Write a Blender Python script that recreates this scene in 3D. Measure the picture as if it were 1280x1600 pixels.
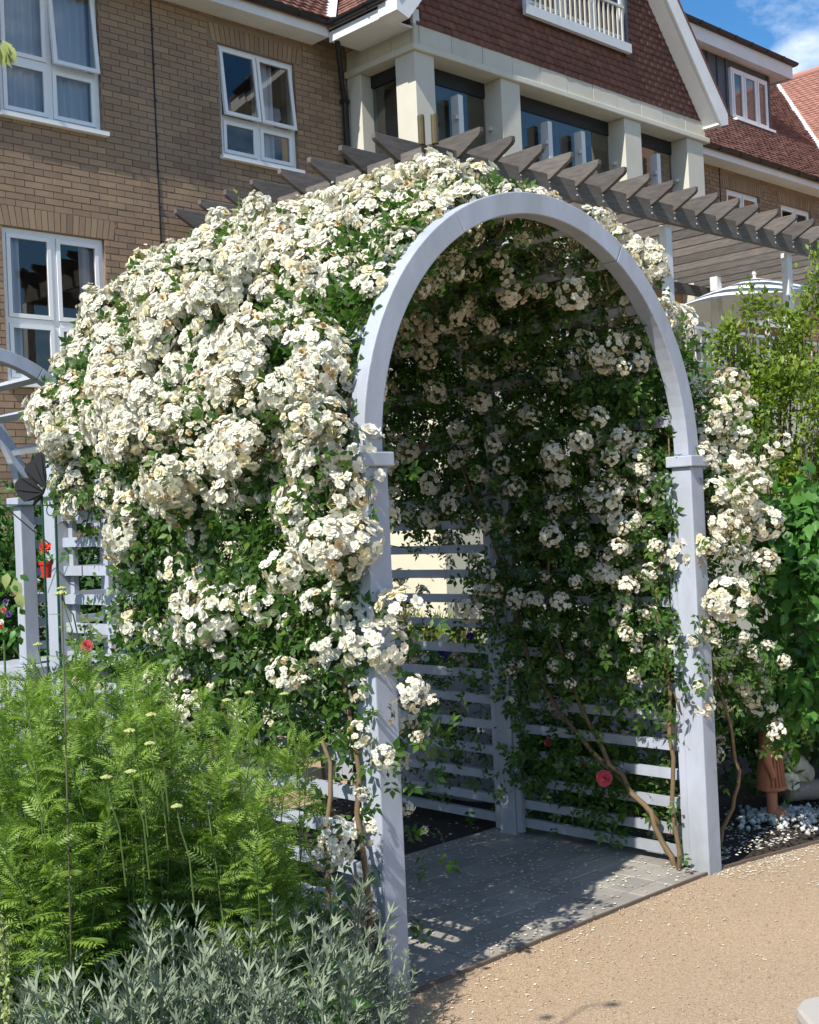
import bpy, bmesh, math, random
import numpy as np
from mathutils import Vector, Matrix, Quaternion

random.seed(7)
rng = np.random.default_rng(11)
scene = bpy.context.scene
for o in list(bpy.data.objects):
    bpy.data.objects.remove(o)
col = scene.collection

# ------------------------------------------------------------------ camera
EYE = np.array([0.0, 0.0, 1.6])
AZ = math.radians(46.2)
ROLL = math.atan(0.045)
FPX = 1950.0                                   # focal length for a 1600 px tall frame
PITCH = math.atan(20.0 * math.cos(ROLL) / FPX)
_f0 = np.array([math.cos(AZ), math.sin(AZ), 0.0])
_r0 = np.array([math.sin(AZ), -math.cos(AZ), 0.0])
_u0 = np.array([0.0, 0.0, 1.0])
FWD = _f0 * math.cos(PITCH) + _u0 * math.sin(PITCH)
_u1 = _u0 * math.cos(PITCH) - _f0 * math.sin(PITCH)
CU = math.cos(ROLL) * _u1 + math.sin(ROLL) * _r0
CR = math.cos(ROLL) * _r0 - math.sin(ROLL) * _u1
cam_data = bpy.data.cameras.new('camera')
cam_data.sensor_fit = 'VERTICAL'
cam_data.sensor_height = 24.0
cam_data.lens = FPX / 1600.0 * 24.0
cam_data.clip_start = 0.05
cam_data.clip_end = 2000.0
cam = bpy.data.objects.new('camera', cam_data)
col.objects.link(cam)
cam.matrix_world = Matrix(((CR[0], CU[0], -FWD[0], EYE[0]), (CR[1], CU[1], -FWD[1], EYE[1]),
                           (CR[2], CU[2], -FWD[2], EYE[2]), (0, 0, 0, 1)))
scene.camera = cam

def depth_of(p):
    return float((np.asarray(p, float) - EYE) @ FWD)

def in_view(p, m=30):
    d = np.asarray(p, float) - EYE
    z = d @ FWD
    if z < 0.2:
        return False
    x = 640 + FPX * (d @ CR) / z
    y = 800 - FPX * (d @ CU) / z
    return -m < x < 1280 + m and -m < y < 1600 + m

def at(x, y, z):
    """a point of the place seen along (x, y) of the photograph, z metres away"""
    d = FWD * FPX + CR * (x - 640) + CU * (800 - y)
    return EYE + d * (z / FPX)

# ------------------------------------------------------------------ sky, sun, exposure
TO_SUN = Vector((-1.0, -0.22, 1.1)).normalized()
world = bpy.data.worlds.new('World')
scene.world = world
world.use_nodes = True
wn, wl = world.node_tree.nodes, world.node_tree.links
wn.clear()
w_out = wn.new('ShaderNodeOutputWorld')
w_bg = wn.new('ShaderNodeBackground')
w_bg.inputs['Strength'].default_value = 0.12
sky = wn.new('ShaderNodeTexSky')
sky.sky_type = 'NISHITA'
sky.sun_disc = False
sky.sun_elevation = math.asin(TO_SUN.z)
sky.sun_rotation = math.atan2(TO_SUN.x, TO_SUN.y)
sky.altitude = 50
sky.air_density = 1.0
sky.dust_density = 0.6
sky.ozone_density = 2.6
w_tc = wn.new('ShaderNodeTexCoord')
w_map = wn.new('ShaderNodeMapping')
w_map.inputs['Location'].default_value = (0.31, 0.095, 0.20)
w_map.inputs['Scale'].default_value = (3.4, 3.4, 6.5)
w_noise = wn.new('ShaderNodeTexNoise')
w_noise.inputs['Scale'].default_value = 1.0
w_noise.inputs['Detail'].default_value = 9
w_noise.inputs['Roughness'].default_value = 0.56
w_ramp = wn.new('ShaderNodeValToRGB')
w_ramp.color_ramp.elements[0].position = 0.53
w_ramp.color_ramp.elements[0].color = (0, 0, 0, 1)
w_ramp.color_ramp.elements[1].position = 0.68
w_ramp.color_ramp.elements[1].color = (1, 1, 1, 1)
w_mix = wn.new('ShaderNodeMixRGB')
w_mix.inputs['Color2'].default_value = (9.0, 9.3, 9.8, 1)
w_sat = wn.new('ShaderNodeHueSaturation')
w_sat.inputs['Saturation'].default_value = 1.32
wl.new(w_tc.outputs['Generated'], w_map.inputs['Vector'])
wl.new(w_map.outputs['Vector'], w_noise.inputs['Vector'])
wl.new(w_noise.outputs['Fac'], w_ramp.inputs['Fac'])
wl.new(w_ramp.outputs['Color'], w_mix.inputs['Fac'])
wl.new(sky.outputs['Color'], w_sat.inputs['Color'])
wl.new(w_sat.outputs['Color'], w_mix.inputs['Color1'])
wl.new(w_mix.outputs['Color'], w_bg.inputs['Color'])
wl.new(w_bg.outputs['Background'], w_out.inputs['Surface'])

sun_d = bpy.data.lights.new('sun', 'SUN')
sun_d.energy = 4.5
sun_d.angle = math.radians(0.53)
sun_d.color = (1.0, 0.955, 0.88)
sun = bpy.data.objects.new('sun', sun_d)
col.objects.link(sun)
sun.location = (-10, -3, 15)
sun.rotation_euler = TO_SUN.to_track_quat('Z', 'Y').to_euler()

scene.view_settings.view_transform = 'Standard'
scene.view_settings.look = 'None'
scene.view_settings.gamma = 1.0
scene.view_settings.use_curve_mapping = False
scene.view_settings.exposure = 0.5
scene.render.engine = 'CYCLES'
scene.cycles.max_bounces = 7
scene.cycles.diffuse_bounces = 3
scene.cycles.glossy_bounces = 3
scene.cycles.transmission_bounces = 4
scene.cycles.transparent_max_bounces = 8
scene.cycles.caustics_reflective = False
scene.cycles.caustics_refractive = False
scene.cycles.use_denoising = True

# ------------------------------------------------------------------ materials
M = {}

def _base(name):
    m = bpy.data.materials.new(name)
    m.use_nodes = True
    nt = m.node_tree
    nt.nodes.clear()
    out = nt.nodes.new('ShaderNodeOutputMaterial')
    b = nt.nodes.new('ShaderNodeBsdfPrincipled')
    nt.links.new(b.outputs[0], out.inputs[0])
    return m, nt, b, out

def _rand(nt):
    """one random value per piece, joined or separate"""
    g = nt.nodes.new('ShaderNodeNewGeometry')
    oi = nt.nodes.new('ShaderNodeObjectInfo')
    a = nt.nodes.new('ShaderNodeMath'); a.operation = 'ADD'
    fr = nt.nodes.new('ShaderNodeMath'); fr.operation = 'FRACT'
    nt.links.new(g.outputs['Random Per Island'], a.inputs[0])
    nt.links.new(oi.outputs['Random'], a.inputs[1])
    nt.links.new(a.outputs[0], fr.inputs[0])
    return fr.outputs[0]

def _ramp(nt, fac, cols):
    r = nt.nodes.new('ShaderNodeValToRGB')
    e = r.color_ramp.elements
    n = len(cols)
    while len(e) < n:
        e.new(0.5)
    for i, c in enumerate(cols):
        e[i].position = i / max(1, n - 1)
        e[i].color = (*c, 1)
    nt.links.new(fac, r.inputs[0])
    return r.outputs[0]

def _noise(nt, scale, detail=4, rough=0.55, coord='Object', stretch=None):
    tc = nt.nodes.new('ShaderNodeTexCoord')
    n = nt.nodes.new('ShaderNodeTexNoise')
    n.inputs['Scale'].default_value = scale
    n.inputs['Detail'].default_value = detail
    n.inputs['Roughness'].default_value = rough
    src = tc.outputs[coord]
    if coord == 'World':
        pass
    if stretch:
        mp = nt.nodes.new('ShaderNodeMapping')
        mp.inputs['Scale'].default_value = stretch
        nt.links.new(src, mp.inputs['Vector'])
        src = mp.outputs[0]
    nt.links.new(src, n.inputs['Vector'])
    return n.outputs['Fac']

def _pos_noise(nt, scale, detail=4, rough=0.55, stretch=None):
    g = nt.nodes.new('ShaderNodeNewGeometry')
    n = nt.nodes.new('ShaderNodeTexNoise')
    n.inputs['Scale'].default_value = scale
    n.inputs['Detail'].default_value = detail
    n.inputs['Roughness'].default_value = rough
    src = g.outputs['Position']
    if stretch:
        mp = nt.nodes.new('ShaderNodeMapping')
        mp.inputs['Scale'].default_value = stretch
        nt.links.new(src, mp.inputs['Vector'])
        src = mp.outputs[0]
    nt.links.new(src, n.inputs['Vector'])
    return n.outputs['Fac']

def _mul(nt, a, b, fac=1.0):
    m = nt.nodes.new('ShaderNodeMixRGB'); m.blend_type = 'MULTIPLY'
    m.inputs[0].default_value = fac
    nt.links.new(a, m.inputs[1]); nt.links.new(b, m.inputs[2])
    return m.outputs[0]

def _bump(nt, b, fac, strength, dist):
    bp = nt.nodes.new('ShaderNodeBump')
    bp.inputs['Strength'].default_value = strength
    bp.inputs['Distance'].default_value = dist
    nt.links.new(fac, bp.inputs['Height'])
    nt.links.new(bp.outputs[0], b.inputs['Normal'])

def surf(name, cols, scale=6, rough=0.7, bump=0.0, bdist=0.01, bscale=None, piece=None, stretch=None, detail=5, spec=0.4, dirt=None, dscale=1.3, dstretch=None):
    """procedural surface: blotchy colour from noise, optional colour per piece, weathering and fine relief"""
    m, nt, b, out = _base(name)
    c = _ramp(nt, _pos_noise(nt, scale, detail, 0.6, stretch), cols)
    if piece:
        c = _mul(nt, c, _ramp(nt, _rand(nt), piece))
    if dirt:
        c = _mul(nt, c, _ramp(nt, _pos_noise(nt, dscale, 6, 0.65, dstretch), [dirt, dirt, (1, 1, 1), (1, 1, 1)]))
    nt.links.new(c, b.inputs['Base Color'])
    b.inputs['Roughness'].default_value = rough
    b.inputs['Specular IOR Level'].default_value = spec
    if bump:
        _bump(nt, b, _pos_noise(nt, bscale or scale * 6, 6, 0.65, stretch), bump, bdist)
    M[name] = m
    return m

def leafy(name, cols, trans=0.35, rough=0.42, tcol=None, spec=0.35):
    """leaf or petal: colour per leaf, some light passes through"""
    m, nt, b, out = _base(name)
    c = _ramp(nt, _rand(nt), cols)
    c = _mul(nt, c, _ramp(nt, _pos_noise(nt, 2.3, 3), [(0.72, 0.76, 0.7), (1.1, 1.06, 1.0)]))
    nt.links.new(c, b.inputs['Base Color'])
    b.inputs['Roughness'].default_value = rough
    b.inputs['Specular IOR Level'].default_value = spec
    t = nt.nodes.new('ShaderNodeBsdfTranslucent')
    if tcol:
        mm = nt.nodes.new('ShaderNodeMixRGB'); mm.blend_type = 'MULTIPLY'; mm.inputs[0].default_value = 1
        mm.inputs[2].default_value = (*tcol, 1)
        nt.links.new(c, mm.inputs[1]); nt.links.new(mm.outputs[0], t.inputs['Color'])
    else:
        nt.links.new(c, t.inputs['Color'])
    mx = nt.nodes.new('ShaderNodeMixShader')
    mx.inputs[0].default_value = trans
    nt.links.new(b.outputs[0], mx.inputs[1]); nt.links.new(t.outputs[0], mx.inputs[2])
    nt.links.new(mx.outputs[0], out.inputs[0])
    M[name] = m
    return m

def glassy(name, tint=(0.85, 0.9, 0.92), boost=0.06):
    m, nt, b, out = _base(name)
    nt.nodes.remove(b)
    tr = nt.nodes.new('ShaderNodeBsdfTransparent'); tr.inputs[0].default_value = (*tint, 1)
    gl = nt.nodes.new('ShaderNodeBsdfGlossy'); gl.inputs['Roughness'].default_value = 0.015
    gl.inputs[0].default_value = (1.0, 0.95, 0.88, 1)
    fr = nt.nodes.new('ShaderNodeFresnel'); fr.inputs[0].default_value = 1.52
    ad = nt.nodes.new('ShaderNodeMath'); ad.operation = 'MULTIPLY_ADD'
    ad.inputs[1].default_value = 1.6; ad.inputs[2].default_value = boost
    mx = nt.nodes.new('ShaderNodeMixShader')
    nt.links.new(fr.outputs[0], ad.inputs[0]); nt.links.new(ad.outputs[0], mx.inputs[0])
    nt.links.new(tr.outputs[0], mx.inputs[1]); nt.links.new(gl.outputs[0], mx.inputs[2])
    nt.links.new(mx.outputs[0], out.inputs[0])
    M[name] = m

W3 = (1, 1, 1)
surf('brick', [(0.275, 0.19, 0.13), (0.35, 0.25, 0.172), (0.31, 0.22, 0.16)], 9, 0.9, 0.5, 0.004, 90,
     piece=[(0.74, 0.72, 0.72), (1.0, 0.98, 0.95), (0.92, 0.86, 0.84), (1.14, 1.12, 1.02), (0.86, 0.84, 0.86)], dirt=(0.78, 0.77, 0.78), dscale=1.6, dstretch=(1, 1, 0.25))
surf('mortar', [(0.235, 0.175, 0.125), (0.29, 0.22, 0.16)], 12, 0.95, 0.4, 0.004, 120)
surf('tile_red', [(0.25, 0.125, 0.10), (0.31, 0.16, 0.125), (0.27, 0.14, 0.112)], 7, 0.85, 0.4, 0.003, 70,
     piece=[(0.7, 0.68, 0.7), (1, 1, 1), (0.88, 0.86, 0.88), (1.12, 1.1, 1.05)], dirt=(0.75, 0.75, 0.78), dscale=0.9)
surf('tile_brown', [(0.155, 0.078, 0.066), (0.21, 0.105, 0.088), (0.18, 0.09, 0.078)], 7, 0.8, 0.4, 0.003, 70,
     piece=[(0.7, 0.7, 0.72), (1, 1, 1), (0.85, 0.85, 0.87), (1.15, 1.12, 1.1)])
surf('cream_stone', [(0.58, 0.56, 0.48), (0.66, 0.63, 0.55)], 1.6, 0.8, 0.15, 0.003, 60, piece=[(0.95, 0.95, 0.95), (1.02, 1.02, 1.02)], dirt=(0.9, 0.89, 0.86))
surf('cream_render', [(0.66, 0.60, 0.45), (0.74, 0.68, 0.53)], 1.2, 0.9, 0.25, 0.004, 80, dirt=(0.86, 0.85, 0.82))
surf('upvc', [(0.78, 0.79, 0.80), (0.83, 0.83, 0.83)], 3, 0.4, spec=0.5)
surf('fascia', [(0.78, 0.78, 0.79), (0.84, 0.84, 0.84)], 2, 0.5, dirt=(0.86, 0.86, 0.85))
surf('black_plastic', [(0.012, 0.012, 0.014), (0.02, 0.02, 0.022)], 5, 0.4)
surf('zinc', [(0.075, 0.085, 0.10), (0.095, 0.105, 0.12)], 4, 0.5, 0.1, 0.003, 20)
surf('lead', [(0.55, 0.57, 0.60), (0.68, 0.70, 0.73)], 5, 0.55)
surf('arch_paint', [(0.375, 0.41, 0.50), (0.44, 0.475, 0.565), (0.40, 0.435, 0.525)], 7.0, 0.6, 0.35, 0.002, 70, stretch=(1.6, 0.5, 0.5),
     dirt=(0.74, 0.74, 0.68), dscale=5, dstretch=(1, 1, 0.35))
surf('planter_paint', [(0.36, 0.39, 0.48), (0.42, 0.45, 0.54)], 3.0, 0.6, 0.15, 0.002, 40, piece=[(0.92, 0.92, 0.93), (1.04, 1.04, 1.03)], dirt=(0.82, 0.82, 0.80))
surf('old_oak', [(0.072, 0.062, 0.056), (0.16, 0.145, 0.13), (0.10, 0.088, 0.08), (0.22, 0.205, 0.19)], 9, 0.85, 0.6, 0.004, 60,
     piece=[(0.7, 0.7, 0.7), (1.2, 1.18, 1.16)], stretch=(0.6, 0.6, 5.0))
surf('fresh_oak', [(0.36, 0.19, 0.08), (0.46, 0.26, 0.12)], 5, 0.8, 0.3, 0.004, 40)
surf('white_post', [(0.70, 0.71, 0.72), (0.78, 0.78, 0.78)], 3, 0.5, dirt=(0.88, 0.88, 0.87))
surf('bronze', [(0.07, 0.055, 0.025), (0.13, 0.10, 0.05)], 6, 0.4)
surf('bolt', [(0.55, 0.56, 0.57), (0.6, 0.6, 0.6)], 6, 0.35)
surf('room', [(0.24, 0.24, 0.25), (0.32, 0.32, 0.33)], 1, 0.9)
surf('curtain_blue', [(0.55, 0.62, 0.74), (0.68, 0.74, 0.82)], 4, 0.9)
surf('curtain_lilac', [(0.68, 0.66, 0.74), (0.78, 0.76, 0.80)], 4, 0.9)
surf('soil', [(0.020, 0.015, 0.012), (0.045, 0.034, 0.026), (0.030, 0.022, 0.018)], 14, 0.95, 0.9, 0.03, 40)
surf('statue_clay', [(0.38, 0.145, 0.075), (0.47, 0.20, 0.11), (0.40, 0.165, 0.095)], 9, 0.75, 0.3, 0.003, 90, dirt=(0.7, 0.68, 0.66), dscale=5)
surf('pale_stone', [(0.40, 0.38, 0.31), (0.55, 0.52, 0.44)], 14, 0.9, 0.7, 0.006, 60, dirt=(0.6, 0.6, 0.5), dscale=7)
surf('log_bark', [(0.16, 0.14, 0.11), (0.28, 0.25, 0.21)], 10, 0.9, 0.8, 0.01, 40, stretch=(0.4, 1, 1))
surf('stone_chip', [(0.46, 0.48, 0.47), (0.62, 0.63, 0.61)], 20, 0.85, piece=[(0.55, 0.55, 0.52), W3, (0.8, 0.8, 0.78)])
surf('black_metal', [(0.010, 0.010, 0.012), (0.018, 0.018, 0.02)], 8, 0.5, 0.2, 0.002, 60)
surf('red_plastic', [(0.55, 0.02, 0.02), (0.62, 0.03, 0.03)], 5, 0.35)
surf('orange_glaze', [(0.75, 0.20, 0.09), (0.8, 0.26, 0.12)], 9, 0.3)
surf('green_enamel', [(0.01, 0.05, 0.03), (0.015, 0.07, 0.045)], 8, 0.35)
surf('beige_plastic', [(0.44, 0.40, 0.35), (0.48, 0.44, 0.39)], 3, 0.38)
surf('canvas', [(0.78, 0.79, 0.79), (0.82, 0.83, 0.83)], 3, 0.85)
surf('cane', [(0.085, 0.055, 0.03), (0.17, 0.115, 0.06), (0.09, 0.085, 0.035)], 12, 0.75, 0.4, 0.003, 60)
surf('green_stem', [(0.07, 0.13, 0.03), (0.11, 0.17, 0.045)], 12, 0.6)
surf('dark_stem', [(0.05, 0.045, 0.03), (0.08, 0.08, 0.04)], 12, 0.7)
surf('trunk', [(0.10, 0.08, 0.06), (0.20, 0.17, 0.13)], 16, 0.9, 0.7, 0.008, 50)
glassy('glass', (0.93, 0.95, 0.96), 0.03)
glassy('screen_glass', (0.70, 0.78, 0.78), 0.05)

leafy('rose_leaf', [(0.040, 0.10, 0.022), (0.066, 0.15, 0.030), (0.11, 0.21, 0.040), (0.052, 0.12, 0.028), (0.17, 0.27, 0.05)], 0.44, 0.40, (1.0, 1.25, 0.55))
leafy('petal_white', [(0.88, 0.87, 0.82), (0.90, 0.88, 0.80), (0.90, 0.86, 0.73), (0.90, 0.89, 0.86)], 0.26, 0.65, spec=0.2)
leafy('petal_cream', [(0.86, 0.78, 0.54), (0.87, 0.81, 0.62)], 0.30, 0.65, spec=0.2)
leafy('petal_spent', [(0.50, 0.33, 0.17), (0.66, 0.50, 0.30), (0.74, 0.62, 0.42)], 0.22, 0.8, spec=0.1)
surf('stamen', [(0.62, 0.38, 0.06), (0.70, 0.48, 0.10)], 30, 0.8)
leafy('fern_leaf', [(0.12, 0.22, 0.035), (0.24, 0.37, 0.065), (0.36, 0.49, 0.11), (0.19, 0.32, 0.055), (0.29, 0.43, 0.085)], 0.42, 0.5, (1.0, 1.2, 0.6))
leafy('silver_leaf', [(0.17, 0.22, 0.155), (0.26, 0.32, 0.23), (0.38, 0.43, 0.32)], 0.2, 0.75, spec=0.15)
leafy('lime_leaf', [(0.15, 0.24, 0.025), (0.21, 0.31, 0.035), (0.26, 0.35, 0.05), (0.11, 0.19, 0.025)], 0.38, 0.45, (1.1, 1.15, 0.5))
leafy('dogwood_leaf', [(0.07, 0.20, 0.035), (0.11, 0.28, 0.05), (0.05, 0.14, 0.03)], 0.36, 0.45, (1.0, 1.2, 0.6))
leafy('hedge_leaf', [(0.035, 0.10, 0.022), (0.07, 0.17, 0.035), (0.11, 0.24, 0.05)], 0.33, 0.4, (1.0, 1.2, 0.6))
leafy('grass_leaf', [(0.30, 0.26, 0.10), (0.22, 0.27, 0.07), (0.36, 0.25, 0.12), (0.16, 0.22, 0.05)], 0.3, 0.6)
leafy('pale_leaf', [(0.42, 0.50, 0.18), (0.52, 0.58, 0.26), (0.34, 0.42, 0.14)], 0.35, 0.5)
leafy('petal_pink', [(0.60, 0.07, 0.11), (0.70, 0.13, 0.17), (0.55, 0.05, 0.08)], 0.25, 0.6)
leafy('petal_red', [(0.70, 0.03, 0.015), (0.78, 0.06, 0.02)], 0.25, 0.6)
leafy('petal_purple', [(0.07, 0.02, 0.22), (0.13, 0.04, 0.34)], 0.25, 0.6)
leafy('yarrow_head', [(0.46, 0.52, 0.18), (0.54, 0.57, 0.24), (0.38, 0.47, 0.15)], 0.2, 0.8)
leafy('fallen_petal', [(0.78, 0.75, 0.66), (0.82, 0.80, 0.74), (0.70, 0.62, 0.46)], 0.1, 0.8, spec=0.1)

def path_material():
    m, nt, b, out = _base('resin_gravel')
    g = nt.nodes.new('ShaderNodeNewGeometry')
    v = nt.nodes.new('ShaderNodeTexVoronoi')
    v.inputs['Scale'].default_value = 210
    nt.links.new(g.outputs['Position'], v.inputs['Vector'])
    sep = nt.nodes.new('ShaderNodeSeparateColor')
    nt.links.new(v.outputs['Color'], sep.inputs[0])
    c = _ramp(nt, sep.outputs[0], [(0.31, 0.215, 0.135), (0.40, 0.29, 0.185), (0.45, 0.335, 0.215), (0.42, 0.305, 0.195), (0.56, 0.44, 0.30)])
    c = _mul(nt, c, _ramp(nt, _pos_noise(nt, 1.1, 5), [(0.82, 0.82, 0.84), (1.05, 1.03, 1.0)]))
    nt.links.new(c, b.inputs['Base Color'])
    b.inputs['Roughness'].default_value = 0.75
    inv = nt.nodes.new('ShaderNodeMath'); inv.operation = 'SUBTRACT'; inv.inputs[0].default_value = 1.0
    nt.links.new(v.outputs['Distance'], inv.inputs[1])
    _bump(nt, b, inv.outputs[0], 0.6, 0.004)
    M['resin_gravel'] = m
path_material()
surf('paver', [(0.24, 0.225, 0.20), (0.33, 0.31, 0.275), (0.28, 0.265, 0.235)], 25, 0.9, 0.5, 0.003, 140,
     piece=[(0.85, 0.85, 0.86), W3, (1.12, 1.1, 1.08)], dirt=(0.72, 0.7, 0.68), dscale=3)
surf('paver_joint', [(0.13, 0.115, 0.10), (0.18, 0.16, 0.14)], 30, 0.95, 0.5, 0.004, 120)

def foot_grime(name):
    # splashed soil and algae on the lowest part of the posts and on end grain, broken up by noise
    nt = M[name].node_tree
    b = next(n for n in nt.nodes if n.type == 'BSDF_PRINCIPLED')
    src = b.inputs['Base Color'].links[0].from_socket
    g = nt.nodes.new('ShaderNodeNewGeometry')
    sx = nt.nodes.new('ShaderNodeSeparateXYZ')
    nt.links.new(g.outputs['Position'], sx.inputs[0])
    mr = nt.nodes.new('ShaderNodeMapRange')
    mr.inputs['From Min'].default_value = 0.0; mr.inputs['From Max'].default_value = 0.45
    mr.inputs['To Min'].default_value = 0.62; mr.inputs['To Max'].default_value = 0.0
    nt.links.new(sx.outputs['Z'], mr.inputs['Value'])
    mu = nt.nodes.new('ShaderNodeMath'); mu.operation = 'MULTIPLY'
    nt.links.new(mr.outputs[0], mu.inputs[0]); nt.links.new(_pos_noise(nt, 16, 6, 0.7), mu.inputs[1])
    mx = nt.nodes.new('ShaderNodeMixRGB')
    mx.inputs[2].default_value = (0.15, 0.14, 0.085, 1)
    nt.links.new(mu.outputs[0], mx.inputs[0]); nt.links.new(src, mx.inputs[1])
    nt.links.new(mx.outputs[0], b.inputs['Base Color'])
foot_grime('arch_paint')
foot_grime('planter_paint')

# ------------------------------------------------------------------ builders
class MB:
    """collects shapes for one mesh"""
    def __init__(self):
        self.v, self.f, self.m = [], [], []
    def add(self, vs, fs, mi=0):
        n = len(self.v)
        self.v.extend([tuple(map(float, p)) for p in vs])
        for f in fs:
            self.f.append(tuple(i + n for i in f)); self.m.append(mi)
        return self
    def box(self, x0, y0, z0, x1, y1, z1, mi=0):
        vs = [(x0, y0, z0), (x1, y0, z0), (x1, y1, z0), (x0, y1, z0), (x0, y0, z1), (x1, y0, z1), (x1, y1, z1), (x0, y1, z1)]
        return self.add(vs, [(3, 2, 1, 0), (4, 5, 6, 7), (0, 1, 5, 4), (1, 2, 6, 5), (2, 3, 7, 6), (3, 0, 4, 7)], mi)
    def frame_box(self, o, ax, ay, az, mi=0):
        """box from corner o along three edge vectors"""
        o, ax, ay, az = map(np.array, (o, ax, ay, az))
        vs = [o, o + ax, o + ax + ay, o + ay, o + az, o + ax + az, o + ax + ay + az, o + ay + az]
        return self.add(vs, [(3, 2, 1, 0), (4, 5, 6, 7), (0, 1, 5, 4), (1, 2, 6, 5), (2, 3, 7, 6), (3, 0, 4, 7)], mi)
    def prism(self, poly, vec, mi=0):
        """closed polygon (3-D points) extruded along vec"""
        n = len(poly)
        vec = np.array(vec, float)
        vs = [np.array(p, float) for p in poly] + [np.array(p, float) + vec for p in poly]
        fs = [tuple(range(n - 1, -1, -1)), tuple(range(n, 2 * n))]
        fs += [(i, (i + 1) % n, n + (i + 1) % n, n + i) for i in range(n)]
        return self.add(vs, fs, mi)
    def tube(self, pts, rad, n=6, mi=0, cap=True):
        pts = [np.array(p, float) for p in pts]
        if not hasattr(rad, '__len__'):
            rad = [rad] * len(pts)
        vs = []
        prev = None
        for i, p in enumerate(pts):
            t = pts[min(i + 1, len(pts) - 1)] - pts[max(i - 1, 0)]
            t = t / (np.linalg.norm(t) + 1e-9)
            a = prev if prev is not None else (np.array([0, 0, 1.0]) if abs(t[2]) < 0.9 else np.array([1.0, 0, 0]))
            u = a - t * (a @ t); u /= np.linalg.norm(u) + 1e-9
            w = np.cross(t, u); prev = u
            for k in range(n):
                an = 2 * math.pi * k / n
                vs.append(p + rad[i] * (math.cos(an) * u + math.sin(an) * w))
        fs = []
        for i in range(len(pts) - 1):
            for k in range(n):
                k2 = (k + 1) % n
                fs.append((i * n + k, i * n + k2, (i + 1) * n + k2, (i + 1) * n + k))
        if cap:
            fs.append(tuple(range(n - 1, -1, -1)))
            fs.append(tuple((len(pts) - 1) * n + k for k in range(n)))
        return self.add(vs, fs, mi)
    def lathe(self, prof, c=(0, 0, 0), n=20, mi=0, sx=1.0, sy=1.0):
        vs, fs = [], []
        for r, z in prof:
            for k in range(n):
                a = 2 * math.pi * k / n
                vs.append((c[0] + sx * r * math.cos(a), c[1] + sy * r * math.sin(a), c[2] + z))
        for i in range(len(prof) - 1):
            for k in range(n):
                k2 = (k + 1) % n
                fs.append((i * n + k, i * n + k2, (i + 1) * n + k2, (i + 1) * n + k))
        fs.append(tuple(range(n - 1, -1, -1)))
        fs.append(tuple((len(prof) - 1) * n + k for k in range(n)))
        return self.add(vs, fs, mi)
    def build(self, name, mats, parent=None, smooth=False, bevel=0.0):
        off = np.array(parent['_o']) if parent is not None else np.zeros(3)
        me = bpy.data.meshes.new(name)
        v = np.array(self.v, float) - off
        me.from_pydata(v.tolist(), [], self.f)
        mats = mats if isinstance(mats, (list, tuple)) else [mats]
        for x in mats:
            me.materials.append(M[x])
        if len(mats) > 1:
            me.polygons.foreach_set('material_index', self.m)
        if smooth:
            me.polygons.foreach_set('use_smooth', [True] * len(me.polygons))
        me.update()
        return link(name, me, parent, bevel=bevel)

ORIGIN = {}
class Par:
    """remembers the base of the thing a part belongs to"""

def link(name, me, parent=None, loc=(0, 0, 0), bevel=0.0):
    o = bpy.data.objects.new(name, me)
    col.objects.link(o)
    o.location = loc
    if parent is not None:
        o.parent = parent.o
    if bevel:
        b = o.modifiers.new('bevel', 'BEVEL')
        b.width = bevel; b.segments = 2; b.limit_method = 'ANGLE'
    return H(o, parent['_o'] if parent is not None else (0, 0, 0))

class H:
    """handle: object + world position of its thing's base"""
    def __init__(self, o, org):
        self.o, self.org = o, tuple(org)
    def __getitem__(self, k):
        return self.org

def tag(h, label=None, cat=None, group=None, kind=None):
    o = h.o if isinstance(h, H) else h
    if label: o['label'] = label
    if cat: o['category'] = cat
    if group: o['group'] = group
    if kind: o['kind'] = kind
    return h

def thing(name, loc, label, cat, group=None):
    o = bpy.data.objects.new(name, None)
    o.empty_display_size = 0.1
    col.objects.link(o)
    o.location = loc
    h = H(o, loc)
    return tag(h, label, cat, group)

def mesh_arrays(name, verts, faces, mats, mat_idx=None, smooth=False):
    """fast mesh from numpy arrays; faces is (n, k)"""
    me = bpy.data.meshes.new(name)
    nf, k = faces.shape
    me.vertices.add(len(verts)); me.loops.add(nf * k); me.polygons.add(nf)
    me.vertices.foreach_set('co', np.ascontiguousarray(verts, np.float32).ravel())
    me.loops.foreach_set('vertex_index', np.ascontiguousarray(faces, np.int32).ravel())
    me.polygons.foreach_set('loop_start', np.arange(0, nf * k, k, dtype=np.int32))
    me.polygons.foreach_set('loop_total', np.full(nf, k, np.int32))
    for x in mats:
        me.materials.append(M[x])
    if mat_idx is not None:
        me.polygons.foreach_set('material_index', np.ascontiguousarray(mat_idx, np.int32))
    if smooth:
        me.polygons.foreach_set('use_smooth', np.ones(nf, bool))
    me.update(calc_edges=True)
    me.validate()
    return me

def unit(a):
    a = np.asarray(a, float)
    return a / (np.linalg.norm(a, axis=-1, keepdims=True) + 1e-9)

def frames(dirs, ups):
    x = unit(dirs)
    z = ups - x * np.sum(x * ups, 1, keepdims=True)
    z = unit(z + 1e-6)
    y = np.cross(z, x)
    return np.stack([x, y, z], 1)           # rows are the local axes

def scatter_arrays(T, F, pos, dirs, ups, size):
    T = np.asarray(T, float); F = np.asarray(F, int)
    fr = frames(np.asarray(dirs, float), np.asarray(ups, float))
    size = np.asarray(size, float)
    V = np.einsum('kj,njc->nkc', T, fr) * size[:, None, None] + np.asarray(pos)[:, None, :]
    n, k = V.shape[0], V.shape[1]
    FF = (F[None] + (np.arange(n) * k)[:, None, None]).reshape(-1, F.shape[1])
    return V.reshape(-1, 3), FF

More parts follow.
